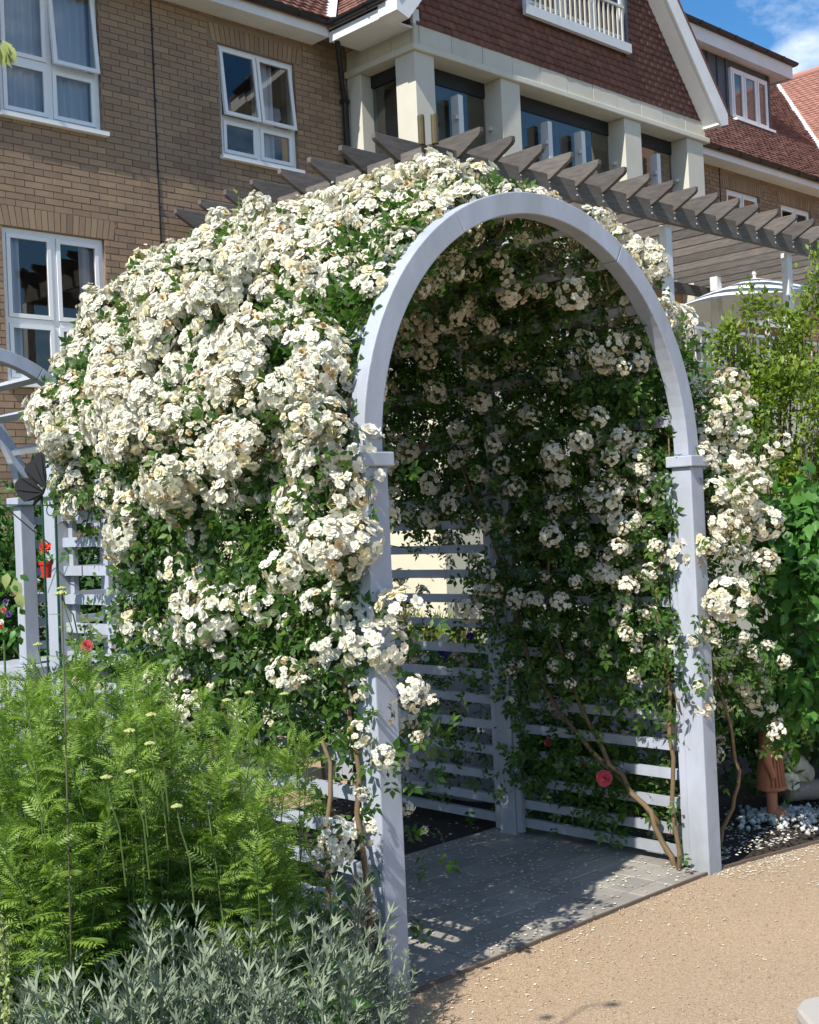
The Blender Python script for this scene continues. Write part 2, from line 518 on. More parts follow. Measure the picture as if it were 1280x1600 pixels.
def scatter(name, T, F, pos, dirs, ups, size, mat, parent=None, midx=None, kind='stuff'):
    """many copies of a small template joined in one part"""
    off = np.array(parent['_o']) if parent is not None else np.zeros(3)
    V, FF = scatter_arrays(T, F, np.asarray(pos) - off, dirs, ups, size)
    mats = mat if isinstance(mat, (list, tuple)) else [mat]
    mi = np.tile(np.asarray(midx), len(pos)) if midx is not None else None
    me = mesh_arrays(name, V, FF, mats, mi)
    h = link(name, me, parent)
    if kind:
        h.o['kind'] = kind
    return h

# leaf templates, unit long along +x
LEAF_T = np.array([(0, 0, 0), (0.45, 0.27, 0.07), (0.45, -0.27, 0.07), (1, 0, -0.10), (0.5, 0, -0.02)])
LEAF_F = np.array([(0, 4, 1), (4, 3, 1), (0, 2, 4), (4, 2, 3)])
NARROW_T = LEAF_T * np.array([1, 0.45, 0.8])
WIDE_T = np.array([(0, 0, 0), (0.3, 0.30, 0.05), (0.3, -0.30, 0.05), (0.62, 0.24, 0.02), (0.62, -0.24, 0.02), (1, 0, -0.16), (0.32, 0, -0.01), (0.65, 0, -0.04)])
WIDE_F = np.array([(0, 6, 1), (6, 3, 1), (6, 7, 3), (7, 5, 3), (0, 2, 6), (6, 2, 4), (6, 4, 7), (7, 4, 5)])

def sub_leaf(T, F, o, ang, s, tilt=0.0):
    ca, sa = math.cos(ang), math.sin(ang)
    R = np.array([[ca, sa, 0], [-sa, ca, 0], [0, 0, 1]])
    V = (np.asarray(T) * s) @ R + np.array(o)
    V[:, 2] += tilt * np.hypot(V[:, 0] - o[0], V[:, 1] - o[1])
    return V

def compound(spec, T=LEAF_T, F=LEAF_F):
    Vs, Fs = [], []
    n = 0
    for (o, ang, s, tilt) in spec:
        Vs.append(sub_leaf(T, F, o, ang, s, tilt)); Fs.append(F + n); n += len(T)
    return np.concatenate(Vs), np.concatenate(Fs)

ROSE_T, ROSE_F = compound([((0.66, 0, -0.05), 0, 0.50, -0.1), ((0.60, 0, -0.03), 1.05, 0.42, -0.12), ((0.60, 0, -0.03), -1.05, 0.42, -0.12),
                           ((0.28, 0, 0), 1.2, 0.36, -0.1), ((0.28, 0, 0), -1.2, 0.36, -0.1)])
_sp = []
for _i in range(8):
    _x = 0.10 + 0.105 * _i
    _l = 0.30 * math.sin(math.pi * (0.16 + 0.78 * _i / 8)) + 0.06
    _sp += [((_x, 0, 0), 1.05, _l, -0.08), ((_x, 0, 0), -1.05, _l, -0.08)]
_sp.append(((0.9, 0, 0), 0, 0.14, -0.1))
FERN_Q = np.array([(0, 0, 0), (0.5, 0.12, 0.02), (1, 0, -0.06), (0.5, -0.12, 0.02)])
FERN_QF = np.array([(0, 3, 2, 1)])
FERN_T, FERN_F = compound(_sp, FERN_Q, FERN_QF)
FERN_T[:, 2] -= 0.35 * np.clip(FERN_T[:, 0], 0, 2) ** 2

# ------------------------------------------------------------------ ground, paths, beds
def sheet(name, poly, z, mat, label=None):
    mb = MB()
    mb.add([(x, y, z) for x, y in poly], [tuple(range(len(poly)))])
    h = mb.build(name, mat)
    tag(h, label=label, kind='structure')
    return h

surf('ground_earth', [(0.05, 0.055, 0.025), (0.10, 0.10, 0.05), (0.07, 0.075, 0.035)], 1.5, 0.95, 0.5, 0.02, 20)
sheet('ground', [(-300, -300), (300, -300), (300, 300), (-300, 300)], -0.02, 'ground_earth', 'bare earth and lawn around the garden')
path_poly = [(2.84, 3.115), (2.72, 3.02), (1.9, 2.0), (0.3, 0.8), (-2, 1.0), (-8, 2), (-8, -8), (16, -8), (16, 0.4), (7.2, 2.45), (6.2, 2.82), (5.47, 2.99), (5.11, 3.06), (4.78, 3.115)]
path = sheet('path', path_poly, 0.004, 'resin_gravel', 'tan resin bound gravel path in front of the rose arch')
sheet('garden_path', [(1.5, 5.7), (8.2, 5.7), (8.2, 8.2), (1.5, 8.2)], -0.006, 'resin_gravel', 'tan gravel path behind the rose arch')

def bed(name, x0, x1, y0, y1, label, n=46, amp=0.03, cut=None):
    xs = np.linspace(x0, x1, n); ys = np.linspace(y0, y1, n)
    X, Y = np.meshgrid(xs, ys)
    Z = -0.012 + amp * (np.sin(X * 7.1 + Y * 3) * np.cos(Y * 6.3 - X * 2) * 0.5 + 0.5) * np.clip(np.minimum.reduce([X - x0, x1 - X, Y - y0, y1 - Y]) / 0.15, 0, 1)
    Z += rng.uniform(-0.006, 0.006, Z.shape)
    V = np.stack([X, Y, Z], -1).reshape(-1, 3)
    i = np.arange(n * n).reshape(n, n)
    F = np.stack([i[:-1, :-1], i[:-1, 1:], i[1:, 1:], i[1:, :-1]], -1).reshape(-1, 4)
    h = link(name, mesh_arrays(name, V, F, ['soil']))
    tag(h, label=label, kind='structure')
    return h
bed('flower_bed', 4.80, 9.0, 3.0, 5.6, 'dark mulched flower bed beside the statue', amp=0.05)
bed('planting_bed', -1.2, 2.80, 1.9, 5.6, 'soil bed under the feathery perennials', amp=0.04)
bed('tunnel_floor', 2.80, 4.80, 4.44, 5.75, 'dark ground at the back of the rose tunnel', amp=0.012)

# block paving inside the arch, every block its own piece
paving = sheet('paving', [(2.84, 3.125), (4.79, 3.125), (4.79, 4.44), (2.84, 4.44)], 0.0, 'paver_joint', 'grey block paving under the rose arch')
pv = MB().box(-0.0975, -0.0475, 0, 0.0975, 0.0475, 0.016)
pv_h = None
def box_mesh(name, x, y, z, mat, bev=0.0):
    bm = bmesh.new()
    bmesh.ops.create_cube(bm, size=1.0)
    bmesh.ops.scale(bm, vec=(x, y, z), verts=bm.verts)
    if bev:
        top = [e for e in bm.edges if all(v.co.z > 0 for v in e.verts)]
        bmesh.ops.bevel(bm, geom=top, offset=bev, segments=1, affect='EDGES')
    me = bpy.data.meshes.new(name)
    bm.to_mesh(me); bm.free()
    me.materials.append(M[mat])
    return me
paver_me = box_mesh('paver', 0.197, 0.097, 0.02, 'paver', 0.004)
half_me = box_mesh('paver', 0.097, 0.097, 0.02, 'paver', 0.004)
row = 0
y = 3.125 + 0.05
while y < 4.42:
    x = 2.86 + (0.1 if row % 2 == 0 else 0.0)
    if row % 2:
        pass
    first = True
    while x < 4.77:
        me = paver_me
        if row % 2 and first:
            me = half_me
            xx = x + 0.035
            x += 0.135 - 0.035
        else:
            xx = x
        p = link('paver', me, paving, (xx, y, 0.003 + random.uniform(-0.0015, 0.002)))
        p.o.rotation_euler = (random.uniform(-0.008, 0.008), random.uniform(-0.006, 0.006), random.uniform(-0.006, 0.006))
        x += 0.2
        first = False
    y += 0.1
    row += 1
mb = MB()
ed = [(2.86, 3.118), (3.4, 3.121), (4.2, 3.12), (4.80, 3.112), (5.11, 3.06), (5.47, 2.99), (6.2, 2.82), (7.2, 2.45)]
for a, b in zip(ed[:-1], ed[1:]):
    a, b = np.array(a), np.array(b)
    t = (b - a) / np.linalg.norm(b - a); nn = np.array([-t[1], t[0]]) * 0.005
    mb.prism([(*(a - nn), -0.02), (*(b - nn), -0.02), (*(b + nn), -0.02), (*(a + nn), -0.02)], (0, 0, 0.038))
surf('edging', [(0.10, 0.075, 0.055), (0.16, 0.12, 0.09)], 20, 0.8)
mb.build('edging_strip', 'edging', path)

# ------------------------------------------------------------------ the care home building
YB = 12.45
bld = thing('apartment_building', (11.0, YB, 0.0), 'brown brick residential building with tile hung gable, cream columns and dormer', 'building')
TAN = 1.15
PA = math.atan(TAN)
CP, SP = math.cos(PA), math.sin(PA)

def wall_with_openings(name, x0, x1, z0, z1, ops, yb, soldier=True, n_pieces=300):
    """mortar sheet with reveals, bricks in stretcher bond standing 10 mm proud of it"""
    xs = sorted({x0, x1, *[o[0] for o in ops], *[o[1] for o in ops]})
    zs = sorted({z0, z1, *[o[2] for o in ops], *[o[3] for o in ops]})
    mb = MB()
    for a, b in zip(xs[:-1], xs[1:]):
        for c, d in zip(zs[:-1], zs[1:]):
            mx, mz = (a + b) / 2, (c + d) / 2
            if any(o[0] < mx < o[1] and o[2] < mz < o[3] for o in ops):
                continue
            mb.add([(a, yb + 0.01, c), (b, yb + 0.01, c), (b, yb + 0.01, d), (a, yb + 0.01, d)], [(0, 1, 2, 3)])
    for o in ops:
        a, b, c, d = o
        y1 = yb + 0.16
        y0 = yb + 0.01
        mb.add([(a, y0, c), (a, y1, c), (a, y1, d), (a, y0, d)], [(0, 1, 2, 3)])
        mb.add([(b, y0, c), (b, y1, c), (b, y1, d), (b, y0, d)], [(3, 2, 1, 0)])
        mb.add([(a, y0, d), (b, y0, d), (b, y1, d), (a, y1, d)], [(3, 2, 1, 0)])
        mb.add([(a, y0, c), (b, y0, c), (b, y1, c), (a, y1, c)], [(0, 1, 2, 3)])
    wall = mb.build(name, 'mortar', bld)
    blocked = list(ops)
    sold = []
    if soldier:
        for a, b, c, d in ops:
            blocked.append((a - 0.14, b + 0.14, d, d + 0.225))
            n = int(round((b - a + 0.26) / 0.075))
            for i in range(n):
                cx = (a + b) / 2 + (i - (n - 1) / 2) * 0.075
                sold.append((cx, d + 0.1125, (cx - (a + b) / 2) * 0.22))
    full, cut = [], []
    r = 0
    z = z0
    while z + 0.03 < z1:
        zc = z + 0.0375
        segs = [(x0, x1)]
        for a, b, c, d in blocked:
            if c - 0.02 < zc < d + 0.02:
                ns = []
                for s, e in segs:
                    if b <= s or a >= e:
                        ns.append((s, e)); continue
                    if a > s: ns.append((s, a))
                    if b < e: ns.append((b, e))
                segs = ns
        off = 0.1125 if r % 2 else 0.0
        k0 = math.floor((x0 - off) / 0.225)
        k = k0
        while k * 0.225 + off < x1:
            bx0, bx1 = k * 0.225 + off + 0.005, (k + 1) * 0.225 + off - 0.005
            for s, e in segs:
                a, b = max(bx0, s), min(bx1, e)
                if b - a > 0.214:
                    full.append(((a + b) / 2, zc))
                elif b - a > 0.02:
                    cut.append((a, b, zc))
            k += 1
        z += 0.075; r += 1
    def ctr(c):
        return (c[0], yb + 0.005, c[1])
    seen = sorted([c for c in full if in_view(ctr(c), 10)], key=lambda c: depth_of(ctr(c)))[:n_pieces]
    pick = set(seen)
    if n_pieces:
        me = box_mesh('brick', 0.215, 0.02, 0.065, 'brick')
        for c in seen:
            p = ctr(c)
            link('brick', me, wall, (p[0] - wall.org[0], p[1] + random.uniform(-0.0015, 0.003) - wall.org[1] + 0.004, p[2]))
    mb = MB()
    for c in full:
        if c in pick:
            continue
        j = random.uniform(-0.0015, 0.003)
        mb.box(c[0] - 0.1075, yb - 0.001 + j, c[1] - 0.0325, c[0] + 0.1075, yb + 0.02, c[1] + 0.0325)
    for a, b, zc in cut:
        mb.box(a, yb - 0.001, zc - 0.0325, b, yb + 0.02, zc + 0.0325)
    for cx, zc, lean in sold:
        w = 0.0325
        mb.prism([(cx - w - lean * 0.14, yb - 0.001, zc - 0.1075), (cx + w - lean * 0.14, yb - 0.001, zc - 0.1075),
                  (cx + w + lean * 0.14, yb - 0.001, zc + 0.1075), (cx - w + lean * 0.14, yb - 0.001, zc + 0.1075)], (0, 0.02, 0))
    h = mb.build('brickwork', 'brick', wall)
    tag(h, kind='stuff')
    return wall

def window(parent, x0, x1, z0, z1, yf, trans=None, mull=None, curtain=None, name='window', openup=0.0, fr=0.055, sill=True, room=True, frame='upvc', opens=()):
    """white casement window standing in a reveal: outer frame, sashes, panes, sill, curtain and room behind"""
    mb = MB()
    d = 0.07
    mb.box(x0, yf, z0, x0 + fr, yf + d, z1); mb.box(x1 - fr, yf, z0, x1, yf + d, z1)
    mb.box(x0 + fr, yf + 0.002, z1 - fr, x1 - fr, yf + d, z1); mb.box(x0 + fr, yf + 0.002, z0, x1 - fr, yf + d, z0 + fr)
    mull = mull if mull is not None else [(x0 + x1) / 2]
    xs = [x0 + fr] + [v for m in mull for v in (m - 0.03, m + 0.03)] + [x1 - fr]
    zs = [z0 + fr] + ([trans - 0.03, trans + 0.03] if trans else []) + [z1 - fr]
    for m in mull:
        mb.box(m - 0.03, yf + 0.004, z0 + fr, m + 0.03, yf + d, z1 - fr)
    if trans:
        mb.box(x0 + fr, yf + 0.006, trans - 0.03, x1 - fr, yf + d, trans + 0.03)
    w = mb.build(name, frame, parent)
    for zi in range(0, len(zs), 2):
        for xi in range(0, len(xs), 2):
            a, b, c, e = xs[xi], xs[xi + 1], zs[zi], zs[zi + 1]
            tilt = openup if (zi > 0 and (not opens or xi // 2 in opens)) else 0.0
            s = 0.045
            y0 = yf - 0.012 - (0.006 if tilt else 0)
            def T(x, y, z):
                dy = -(e - z) * math.sin(tilt)
                return (x, y + dy, e - (e - z) * math.cos(tilt))
            g = 0.004 if not tilt else -0.02
            A, B, Cc, E = a + g, b - g, c + g, e - g
            sm = MB()
            for (p0, p1, q0, q1) in ((A, A + s, Cc, E), (B - s, B, Cc, E), (A + s, B - s, E - s, E), (A + s, B - s, Cc, Cc + s)):
                vs = [T(p0, y0, q0), T(p1, y0, q0), T(p1, y0 + 0.04, q0), T(p0, y0 + 0.04, q0), T(p0, y0, q1), T(p1, y0, q1), T(p1, y0 + 0.04, q1), T(p0, y0 + 0.04, q1)]
                sm.add(vs, [(3, 2, 1, 0), (4, 5, 6, 7), (0, 1, 5, 4), (1, 2, 6, 5), (2, 3, 7, 6), (3, 0, 4, 7)])
            sm.build('sash', frame, w)
            gm = MB()
            vs = [T(A + s, y0 + 0.02, Cc + s), T(B - s, y0 + 0.02, Cc + s), T(B - s, y0 + 0.02, E - s), T(A + s, y0 + 0.02, E - s)]
            gm.add(vs, [(0, 1, 2, 3)])
            gm.build('pane', 'glass', w)
    if sill:
        MB().box(x0 - 0.04, yf - 0.13, z0 - 0.05, x1 + 0.04, yf + d, z0 - 0.002).build('sill', frame, w)
    if curtain:
        mat, parts = curtain
        for (u0, u1) in parts:
            cm = MB()
            n = 40
            a, b = x0 + u0 * (x1 - x0), x0 + u1 * (x1 - x0)
            vs = []
            for i in range(n + 1):
                t = i / n
                yy = yf + 0.11 + 0.03 * math.sin(t * (b - a) * 55 + 1.3 * math.sin(t * 9))
                vs += [(a + t * (b - a), yy, z0), (a + t * (b - a), yy, z1)]
            cm.add(vs, [(2 * i, 2 * i + 2, 2 * i + 3, 2 * i + 1) for i in range(n)])
            cm.build('curtain', mat, w, smooth=True)
    if room:
        rm = MB()
        X0, X1, Y0, Y1, Z0, Z1 = x0 - 0.3, x1 + 0.3, yf + 0.24, yf + 2.4, z0 - 0.4, z1 + 0.15
        v = [(X0, Y0, Z0), (X1, Y0, Z0), (X1, Y1, Z0), (X0, Y1, Z0), (X0, Y0, Z1), (X1, Y0, Z1), (X1, Y1, Z1), (X0, Y1, Z1)]
        rm.add(v, [(0, 1, 2, 3), (7, 6, 5, 4), (1, 5, 6, 2), (2, 6, 7, 3), (3, 7, 4, 0)])
        rm.add([(X0, Y0, Z0), (x0, Y0, Z0), (x0, Y0, Z1), (X0, Y0, Z1)], [(0, 1, 2, 3)])
        rm.add([(x1, Y0, Z0), (X1, Y0, Z0), (X1, Y0, Z1), (x1, Y0, Z1)], [(0, 1, 2, 3)])
        rm.build('room', 'room', w)
    return w

OPS_L = [(9.04, 10.24, 6.22, 7.62), (6.17, 7.40, 6.19, 7.80), (6.13, 7.36, 3.30, 4.98)]
wall_with_openings('brick_wall', 2.0, 11.12, 1.0, 8.05, OPS_L, YB)
window(bld, 9.045, 10.235, 6.225, 7.615, YB + 0.05, 6.72, None, ('curtain_lilac', [(0.02, 0.12), (0.60, 0.78)]), openup=0.10)
window(bld, 6.175, 7.395, 6.195, 7.795, YB + 0.05, 6.83, None, ('curtain_blue', [(0.02, 0.98)]), openup=0.10, opens=(1,))
window(bld, 6.135, 7.355, 3.305, 4.975, YB + 0.05, 3.98, None, ('curtain_lilac', [(0.05, 0.2), (0.8, 0.95)]))
OPS_R = [(20.47, 21.64, 6.3, 7.60), (22.43, 23.62, 6.3, 7.60), (18.7, 20.3, 3.6, 5.95), (21.0, 22.6, 3.6, 5.95)]
wall_with_openings('side_brick_wall', 11.12, 24.5, 2.7, 7.98, OPS_R, YB, n_pieces=0)
window(bld, 20.475, 21.635, 6.305, 7.595, YB + 0.05, None)
window(bld, 22.435, 23.615, 6.305, 7.595, YB + 0.05, None)
window(bld, 18.705, 20.295, 3.605, 5.945, YB + 0.05, 5.2, None, ('curtain_lilac', [(0.3, 0.6)]))
window(bld, 21.005, 22.595, 3.605, 5.945, YB + 0.05, 5.2, None)
MB().box(8.094, YB - 0.012, 1.0, 8.108, YB + 0.01, 7.95).build('movement_joint', 'black_plastic', bld)
MB().box(20.243, YB - 0.012, 2.7, 20.257, YB + 0.01, 7.95).build('movement_joint', 'black_plastic', bld)
for zz in np.arange(4.6, 7.9, 0.42):
    MB().box(8.085, YB - 0.022, zz, 8.118, YB - 0.013, zz + 0.02).build('clip', 'black_plastic', bld)

# tiles ----------------------------------------------------------------
TILE_T = np.array([(-0.082, -0.010, 0.022), (0.082, -0.010, 0.022), (0.082, -0.010, 0.040), (-0.082, -0.010, 0.040),
                   (-0.081, 0.115, 0.0), (0.081, 0.115, 0.0), (0.081, 0.115, 0.012), (-0.081, 0.115, 0.012)])
TILE_F = np.array([(0, 1, 2, 3), (3, 2, 6, 7), (0, 3, 7, 4), (1, 5, 6, 2)])

def tiled(name, o, u, v, nrm, u0, u1, v0, v1, inside, mat, parent, pieces=0, under=None):
    """plain tiles laid in broken courses on a plane"""
    o, u, v, nrm = map(lambda a: np.array(a, float), (o, u, v, nrm))
    P = []
    r = 0
    vv = v0
    while vv < v1:
        uu = u0 + (0.0825 if r % 2 else 0)
        while uu < u1:
            if inside(uu, vv):
                P.append((uu, vv))
            uu += 0.165
        vv += 0.1; r += 1
    P = np.array(P)
    pos = o + P[:, :1] * u + P[:, 1:] * v + nrm * rng.uniform(-0.002, 0.004, (len(P), 1))
    ups = nrm + rng.normal(0, 0.010, (len(P), 3))
    dirs = u + rng.normal(0, 0.006, (len(P), 3))
    order = np.arange(len(P))
    rest = order
    if pieces:
        vis = [i for i in order if in_view(pos[i], 10)]
        vis.sort(key=lambda i: depth_of(pos[i]))
        sel = vis[:pieces]
        me = mesh_arrays('tile', TILE_T, TILE_F, [mat])
        for i in sel:
            t = link('tile', me, parent, tuple(pos[i] - np.array(parent.org)))
            fr = frames(dirs[i:i + 1], ups[i:i + 1])[0]
            t.o.rotation_euler = Matrix(fr.T.tolist()).to_euler()
        ss = set(sel)
        rest = np.array([i for i in order if i not in ss])
    if len(rest):
        scatter(name, TILE_T, TILE_F, pos[rest], dirs[rest], ups[rest], np.ones(len(rest)), mat, parent)

YG = 11.13
XGC, XGL, XGR = 14.25, 10.55, 17.90
ZE = 8.02
def gable_top(x):
    return ZE - 0.05 + (min(x - XGL, XGR - x)) * TAN
# gable wall behind the tiles
mb = MB()
mb.prism([(11.14, YG + 0.03, 7.95), (17.66, YG + 0.03, 7.95), (17.66, YG + 0.03, gable_top(17.66)), (XGC, YG + 0.03, gable_top(XGC)), (11.14, YG + 0.03, gable_top(11.14))], (0, 0.2, 0))
gw = mb.build('gable_wall', 'tile_brown', bld)
GWIN = (13.30, 15.56, 8.70, 10.5)
tiled('hung_tiles', (0, YG + 0.03, 7.95), (1, 0, 0), (0, 0, 1), (0, -1, 0), 11.26, 17.62, 0.0, 4.4,
      lambda a, b: 7.95 + b + 0.12 < gable_top(a) - 0.02 and not (GWIN[0] - 0.12 < a < GWIN[1] + 0.12 and GWIN[2] - 0.16 < 7.95 + b < GWIN[3] + 0.03), 'tile_brown', gw, pieces=300)
gwin = window(bld, GWIN[0], GWIN[1], GWIN[2], GWIN[3], YG - 0.05, None, [14.05, 14.8], None, sill=False, room=True)
MB().box(GWIN[0] - 0.08, YG - 0.12, GWIN[2] - 0.14, GWIN[1] + 0.08, YG - 0.051, GWIN[2] - 0.002).build('window_apron', 'lead', gwin)
MB().box(GWIN[1] + 0.002, YG - 0.08, GWIN[2], GWIN[1] + 0.06, YG + 0.03, GWIN[3]).build('window_side', 'zinc', gwin)
mb = MB().box(GWIN[0] + 0.06, YG - 0.115, 9.20, GWIN[1] - 0.06, YG - 0.085, 9.24)
mb.build('guard_rail', 'cream_stone', gwin)
for i in range(19):
    xx = GWIN[0] + 0.12 + i * 0.112
    MB().box(xx, YG - 0.11, GWIN[2] + 0.0, xx + 0.028, YG - 0.09, 9.20).build('baluster', 'cream_stone', gwin)
MB().box(11.12, YG + 0.0, 7.95, 11.235, YG + 0.05, 8.6).build('corner_strip', 'fascia', bld)

# cream band, moulding, soffit, columns
px = 11.12
i = 0
while px < 17.70:
    w_ = 0.10 if i == 0 else 0.595
    e = min(px + w_, 17.74)
    MB().box(px + 0.004, YG + (0.0 if i % 2 else 0.0015), 7.685, e - 0.004, YG + 0.06, 7.95).build('band_panel', 'cream_stone', bld, bevel=0.006)
    px = e
    i += 1
for (a, b) in ((YG + 0.06, 11.55), (11.55, 12.0), (12.0, YB - 0.02)):
    MB().box(11.12, a + 0.004, 7.685, 11.18, b - 0.004, 7.95).build('band_panel', 'cream_stone', bld, bevel=0.006)
MB().box(11.07, YG - 0.05, 7.60, 17.80, YG + 0.30, 7.684).build('cornice', 'cream_stone', bld, bevel=0.012)
MB().box(11.07, YG + 0.301, 7.60, 11.40, YB - 0.02, 7.684).build('cornice', 'cream_stone', bld, bevel=0.012)
MB().box(11.18, YG + 0.07, 7.69, 17.7, YB - 0.03, 7.90).build('floor_slab', 'room', bld)
MB().box(11.401, YG + 0.301, 7.60, 17.7, YB - 0.02, 7.684).build('soffit', 'cream_stone', bld)
for (a, b) in ((11.12, 11.47), (12.75, 13.14), (15.53, 15.95), (17.20, 17.66)):
    MB().box(a, YG, 2.72, b, YG + 0.36, 7.598).build('column', 'cream_stone', bld, bevel=0.008)
MB().box(11.12, 12.16, 2.72, 11.4, YB - 0.02, 7.598).build('column', 'cream_stone', bld, bevel=0.008)
MB().box(11.14, YG + 0.1, 5.2, 17.6, YB - 0.03, 5.45).build('balcony_slab', 'cream_stone', bld)
# dark glazed front between the columns with fin posts
for (a, b) in ((11.47, 12.75), (13.14, 15.53), (15.95, 17.20)):
    MB().box(a, YG + 0.30, 7.40, b, YG + 0.35, 7.599).build('head_frame', 'black_metal', bld)
    s = MB().add([(a, YG + 0.32, 5.45), (b, YG + 0.32, 5.45), (b, YG + 0.32, 7.40), (a, YG + 0.32, 7.40)], [(0, 1, 2, 3)]).build('glass_screen', 'screen_glass', bld)
MB().box(11.30, YG + 0.36, 7.44, 11.36, 12.16, 7.599).build('head_frame', 'black_metal', bld)
MB().add([(11.33, YG + 0.36, 5.45), (11.33, 12.16, 5.45), (11.33, 12.16, 7.44), (11.33, YG + 0.36, 7.44)], [(3, 2, 1, 0)]).build('glass_screen', 'screen_glass', bld)
for xx in (12.02, 13.86, 14.62, 16.52):
    f = MB().box(xx, YG + 0.12, 5.45, xx + 0.09, YG + 0.26, 7.26).build('screen_post', 'white_post', bld, bevel=0.004)
    MB().tube([(xx - 0.07, YG + 0.14, 6.95), (xx - 0.002, YG + 0.14, 6.95)], 0.028, 10).build('glass_clamp', 'bolt', f)
for xx in (12.68, 15.47, 17.13):
    MB().tube([(xx, YG + 0.2, 6.95), (xx + 0.065, YG + 0.2, 6.95)], 0.028, 10).build('glass_clamp', 'bolt', bld)
# the room behind the screens: back wall with dark openings
MB().box(11.45, 12.38, 5.45, 17.6, 12.42, 7.598).build('back_wall', 'room', bld)
# hanging ornaments behind the glass
for (xx, zz, c) in ((13.35, 7.0, 'canvas'), (14.25, 6.95, 'cream_stone'), (14.42, 6.9, 'canvas'), (15.0, 6.95, 'canvas'), (15.25, 6.85, 'green_stem'), (11.85, 6.95, 'cream_stone')):
    hm = MB().lathe([(0.004, 0.16), (0.03, 0.12), (0.045, 0.05), (0.05, 0.0), (0.03, -0.02)], (xx, YG + 0.42, zz - 0.1), 12)
    hm.tube([(xx, YG + 0.42, zz + 0.05), (xx, YG + 0.42, 7.59)], 0.003, 4)
    hm.build('hanging_ornament', c, bld, smooth=True)

# gable roof ------------------------------------------------------------
YV = 10.84
mb = MB()
t = 0.16
mb.prism([(XGL, YV, ZE), (XGC, YV, ZE + (XGC - XGL) * TAN), (XGR, YV, ZE), (XGR - 0.0, YV, ZE - 0.03), (XGC, YV, ZE + (XGC - XGL) * TAN - t), (XGL, YV, ZE - 0.03)], (0, 8.0, 0))
groof = mb.build('gable_roof', 'tile_red', bld)
tiled('roof_tiles', (XGL, 0, ZE), (0, -1, 0), (CP, 0, SP), (-SP, 0, CP), -16, -YV, 0.0, 2.8,
      lambda a, b: -a < 12.05 + b * CP + 0.05, 'tile_red', groof)
# bargeboards
for sgn in (-1, 1):
    ex = XGL - 0.02 if sgn < 0 else XGR + 0.02
    mbb = MB()
    n0 = np.array([ex, YV - 0.035, ZE - 0.16]); n1 = np.array([XGC, YV - 0.035, ZE + (XGC - XGL) * TAN - 0.16])
    mbb.prism([n0, n0 + (0, 0, 0.17), n1 + (0, 0, 0.17), n1 + (0, 0, -0.10), n0 + np.array([-sgn * 0.20, 0, -0.06])], (0, 0.034, 0))
    bb = mbb.build('bargeboard', 'fascia', bld)
    s = MB()
    q0, q1 = n0 + np.array([-sgn * 0.2, 0.036, -0.045]), n1 + (0, 0.036, -0.08)
    s.prism([q0, q1, q1 + (0, YG - YV, 0), q0 + (0, YG - YV, 0)], (0, 0, 0.02))
    s.build('verge_soffit', 'fascia', bb)
    k = MB()
    k.prism([n0 + (0, -0.02, 0.172), n0 + (0, -0.02, 0.20), n1 + (0, -0.02, 0.20), n1 + (0, -0.02, 0.172)], (0, 0.1, 0))
    k.build('verge_tiles', 'tile_brown', bb)
    # boxed foot
    MB().prism([(ex, YV - 0.001, ZE - 0.16), (ex, YV - 0.001, ZE + 0.005), (ex - sgn * 0.20, YV - 0.001, ZE + 0.005), (ex - sgn * 0.24, YV - 0.001, ZE - 0.2)], (0, 0.3, 0)).build('verge_foot', 'fascia', bb)
# left eaves of the gable block
MB().box(XGL, YV + 0.3, ZE - 0.16, XGL + 0.025, 12.10, ZE + 0.02).build('fascia_board', 'fascia', bld)
MB().box(XGL + 0.026, YV + 0.3, ZE - 0.14, 11.12, 12.12, ZE - 0.12).build('eaves_soffit', 'fascia', bld)

def gutter(p0, p1, out, name='gutter', brackets=0.7):
    p0, p1, out = np.array(p0, float), np.array(p1, float), np.array(out, float)
    mbg = MB()
    n = 7
    ring = []
    for k in range(n):
        a = math.pi * k / (n - 1)
        ring.append(out * (0.055 + 0.055 * math.cos(a)) + np.array([0, 0, -0.055 * math.sin(a)]))
    outer = ring + [r * 0.9 + np.array([0, 0, 0.004]) for r in ring[::-1]]
    mbg.prism([p0 + r for r in outer], p1 - p0)
    g = mbg.build(name, 'black_plastic', bld)
    L = np.linalg.norm(p1 - p0)
    nb = int(L / brackets)
    tt = (p1 - p0) / L
    for i in range(nb):
        c = p0 + tt * (0.3 + i * brackets)
        b = MB()
        rr = [r * 1.14 for r in ring]
        b.prism([c + r for r in rr] + [c + r * 0.96 for r in ring[::-1]], tt * 0.03)
        b.build('gutter_bracket', 'black_plastic', g)
    return g
YE = 12.10
for (a, b) in ((2.0, XGL), (17.9, 24.4)):
    MB().box(a, YE, 7.93, b, YE + 0.022, 8.09).build('fascia_board', 'fascia', bld)
    MB().box(a, YE + 0.023, 7.935, b, YB - 0.002, 7.955).build('eaves_soffit', 'fascia', bld)
gutter((2.0, YE - 0.002, 8.11), (XGL - 0.06, YE - 0.002, 8.11), (0, -1, 0))
gutter((17.9, YE - 0.002, 8.11), (24.3, YE - 0.002, 8.11), (0, -1, 0))
gutter((XGL - 0.002, YV + 0.15, 8.08), (XGL - 0.002, YE - 0.1, 8.08), (-1, 0, 0))
MB().tube([(10.62, 12.03, 8.06), (10.62, 12.03, 7.92), (10.72, 12.12, 7.78), (10.98, 12.37, 7.42), (11.03, 12.39, 7.3), (11.03, 12.39, 3.0)], 0.036, 10).build('downpipe', 'black_plastic', bld, smooth=True)
for zz in (7.25, 6.3, 5.5):
    MB().box(10.98, 12.35, zz, 11.08, 12.44, zz + 0.05).build('pipe_clip', 'black_plastic', bld)

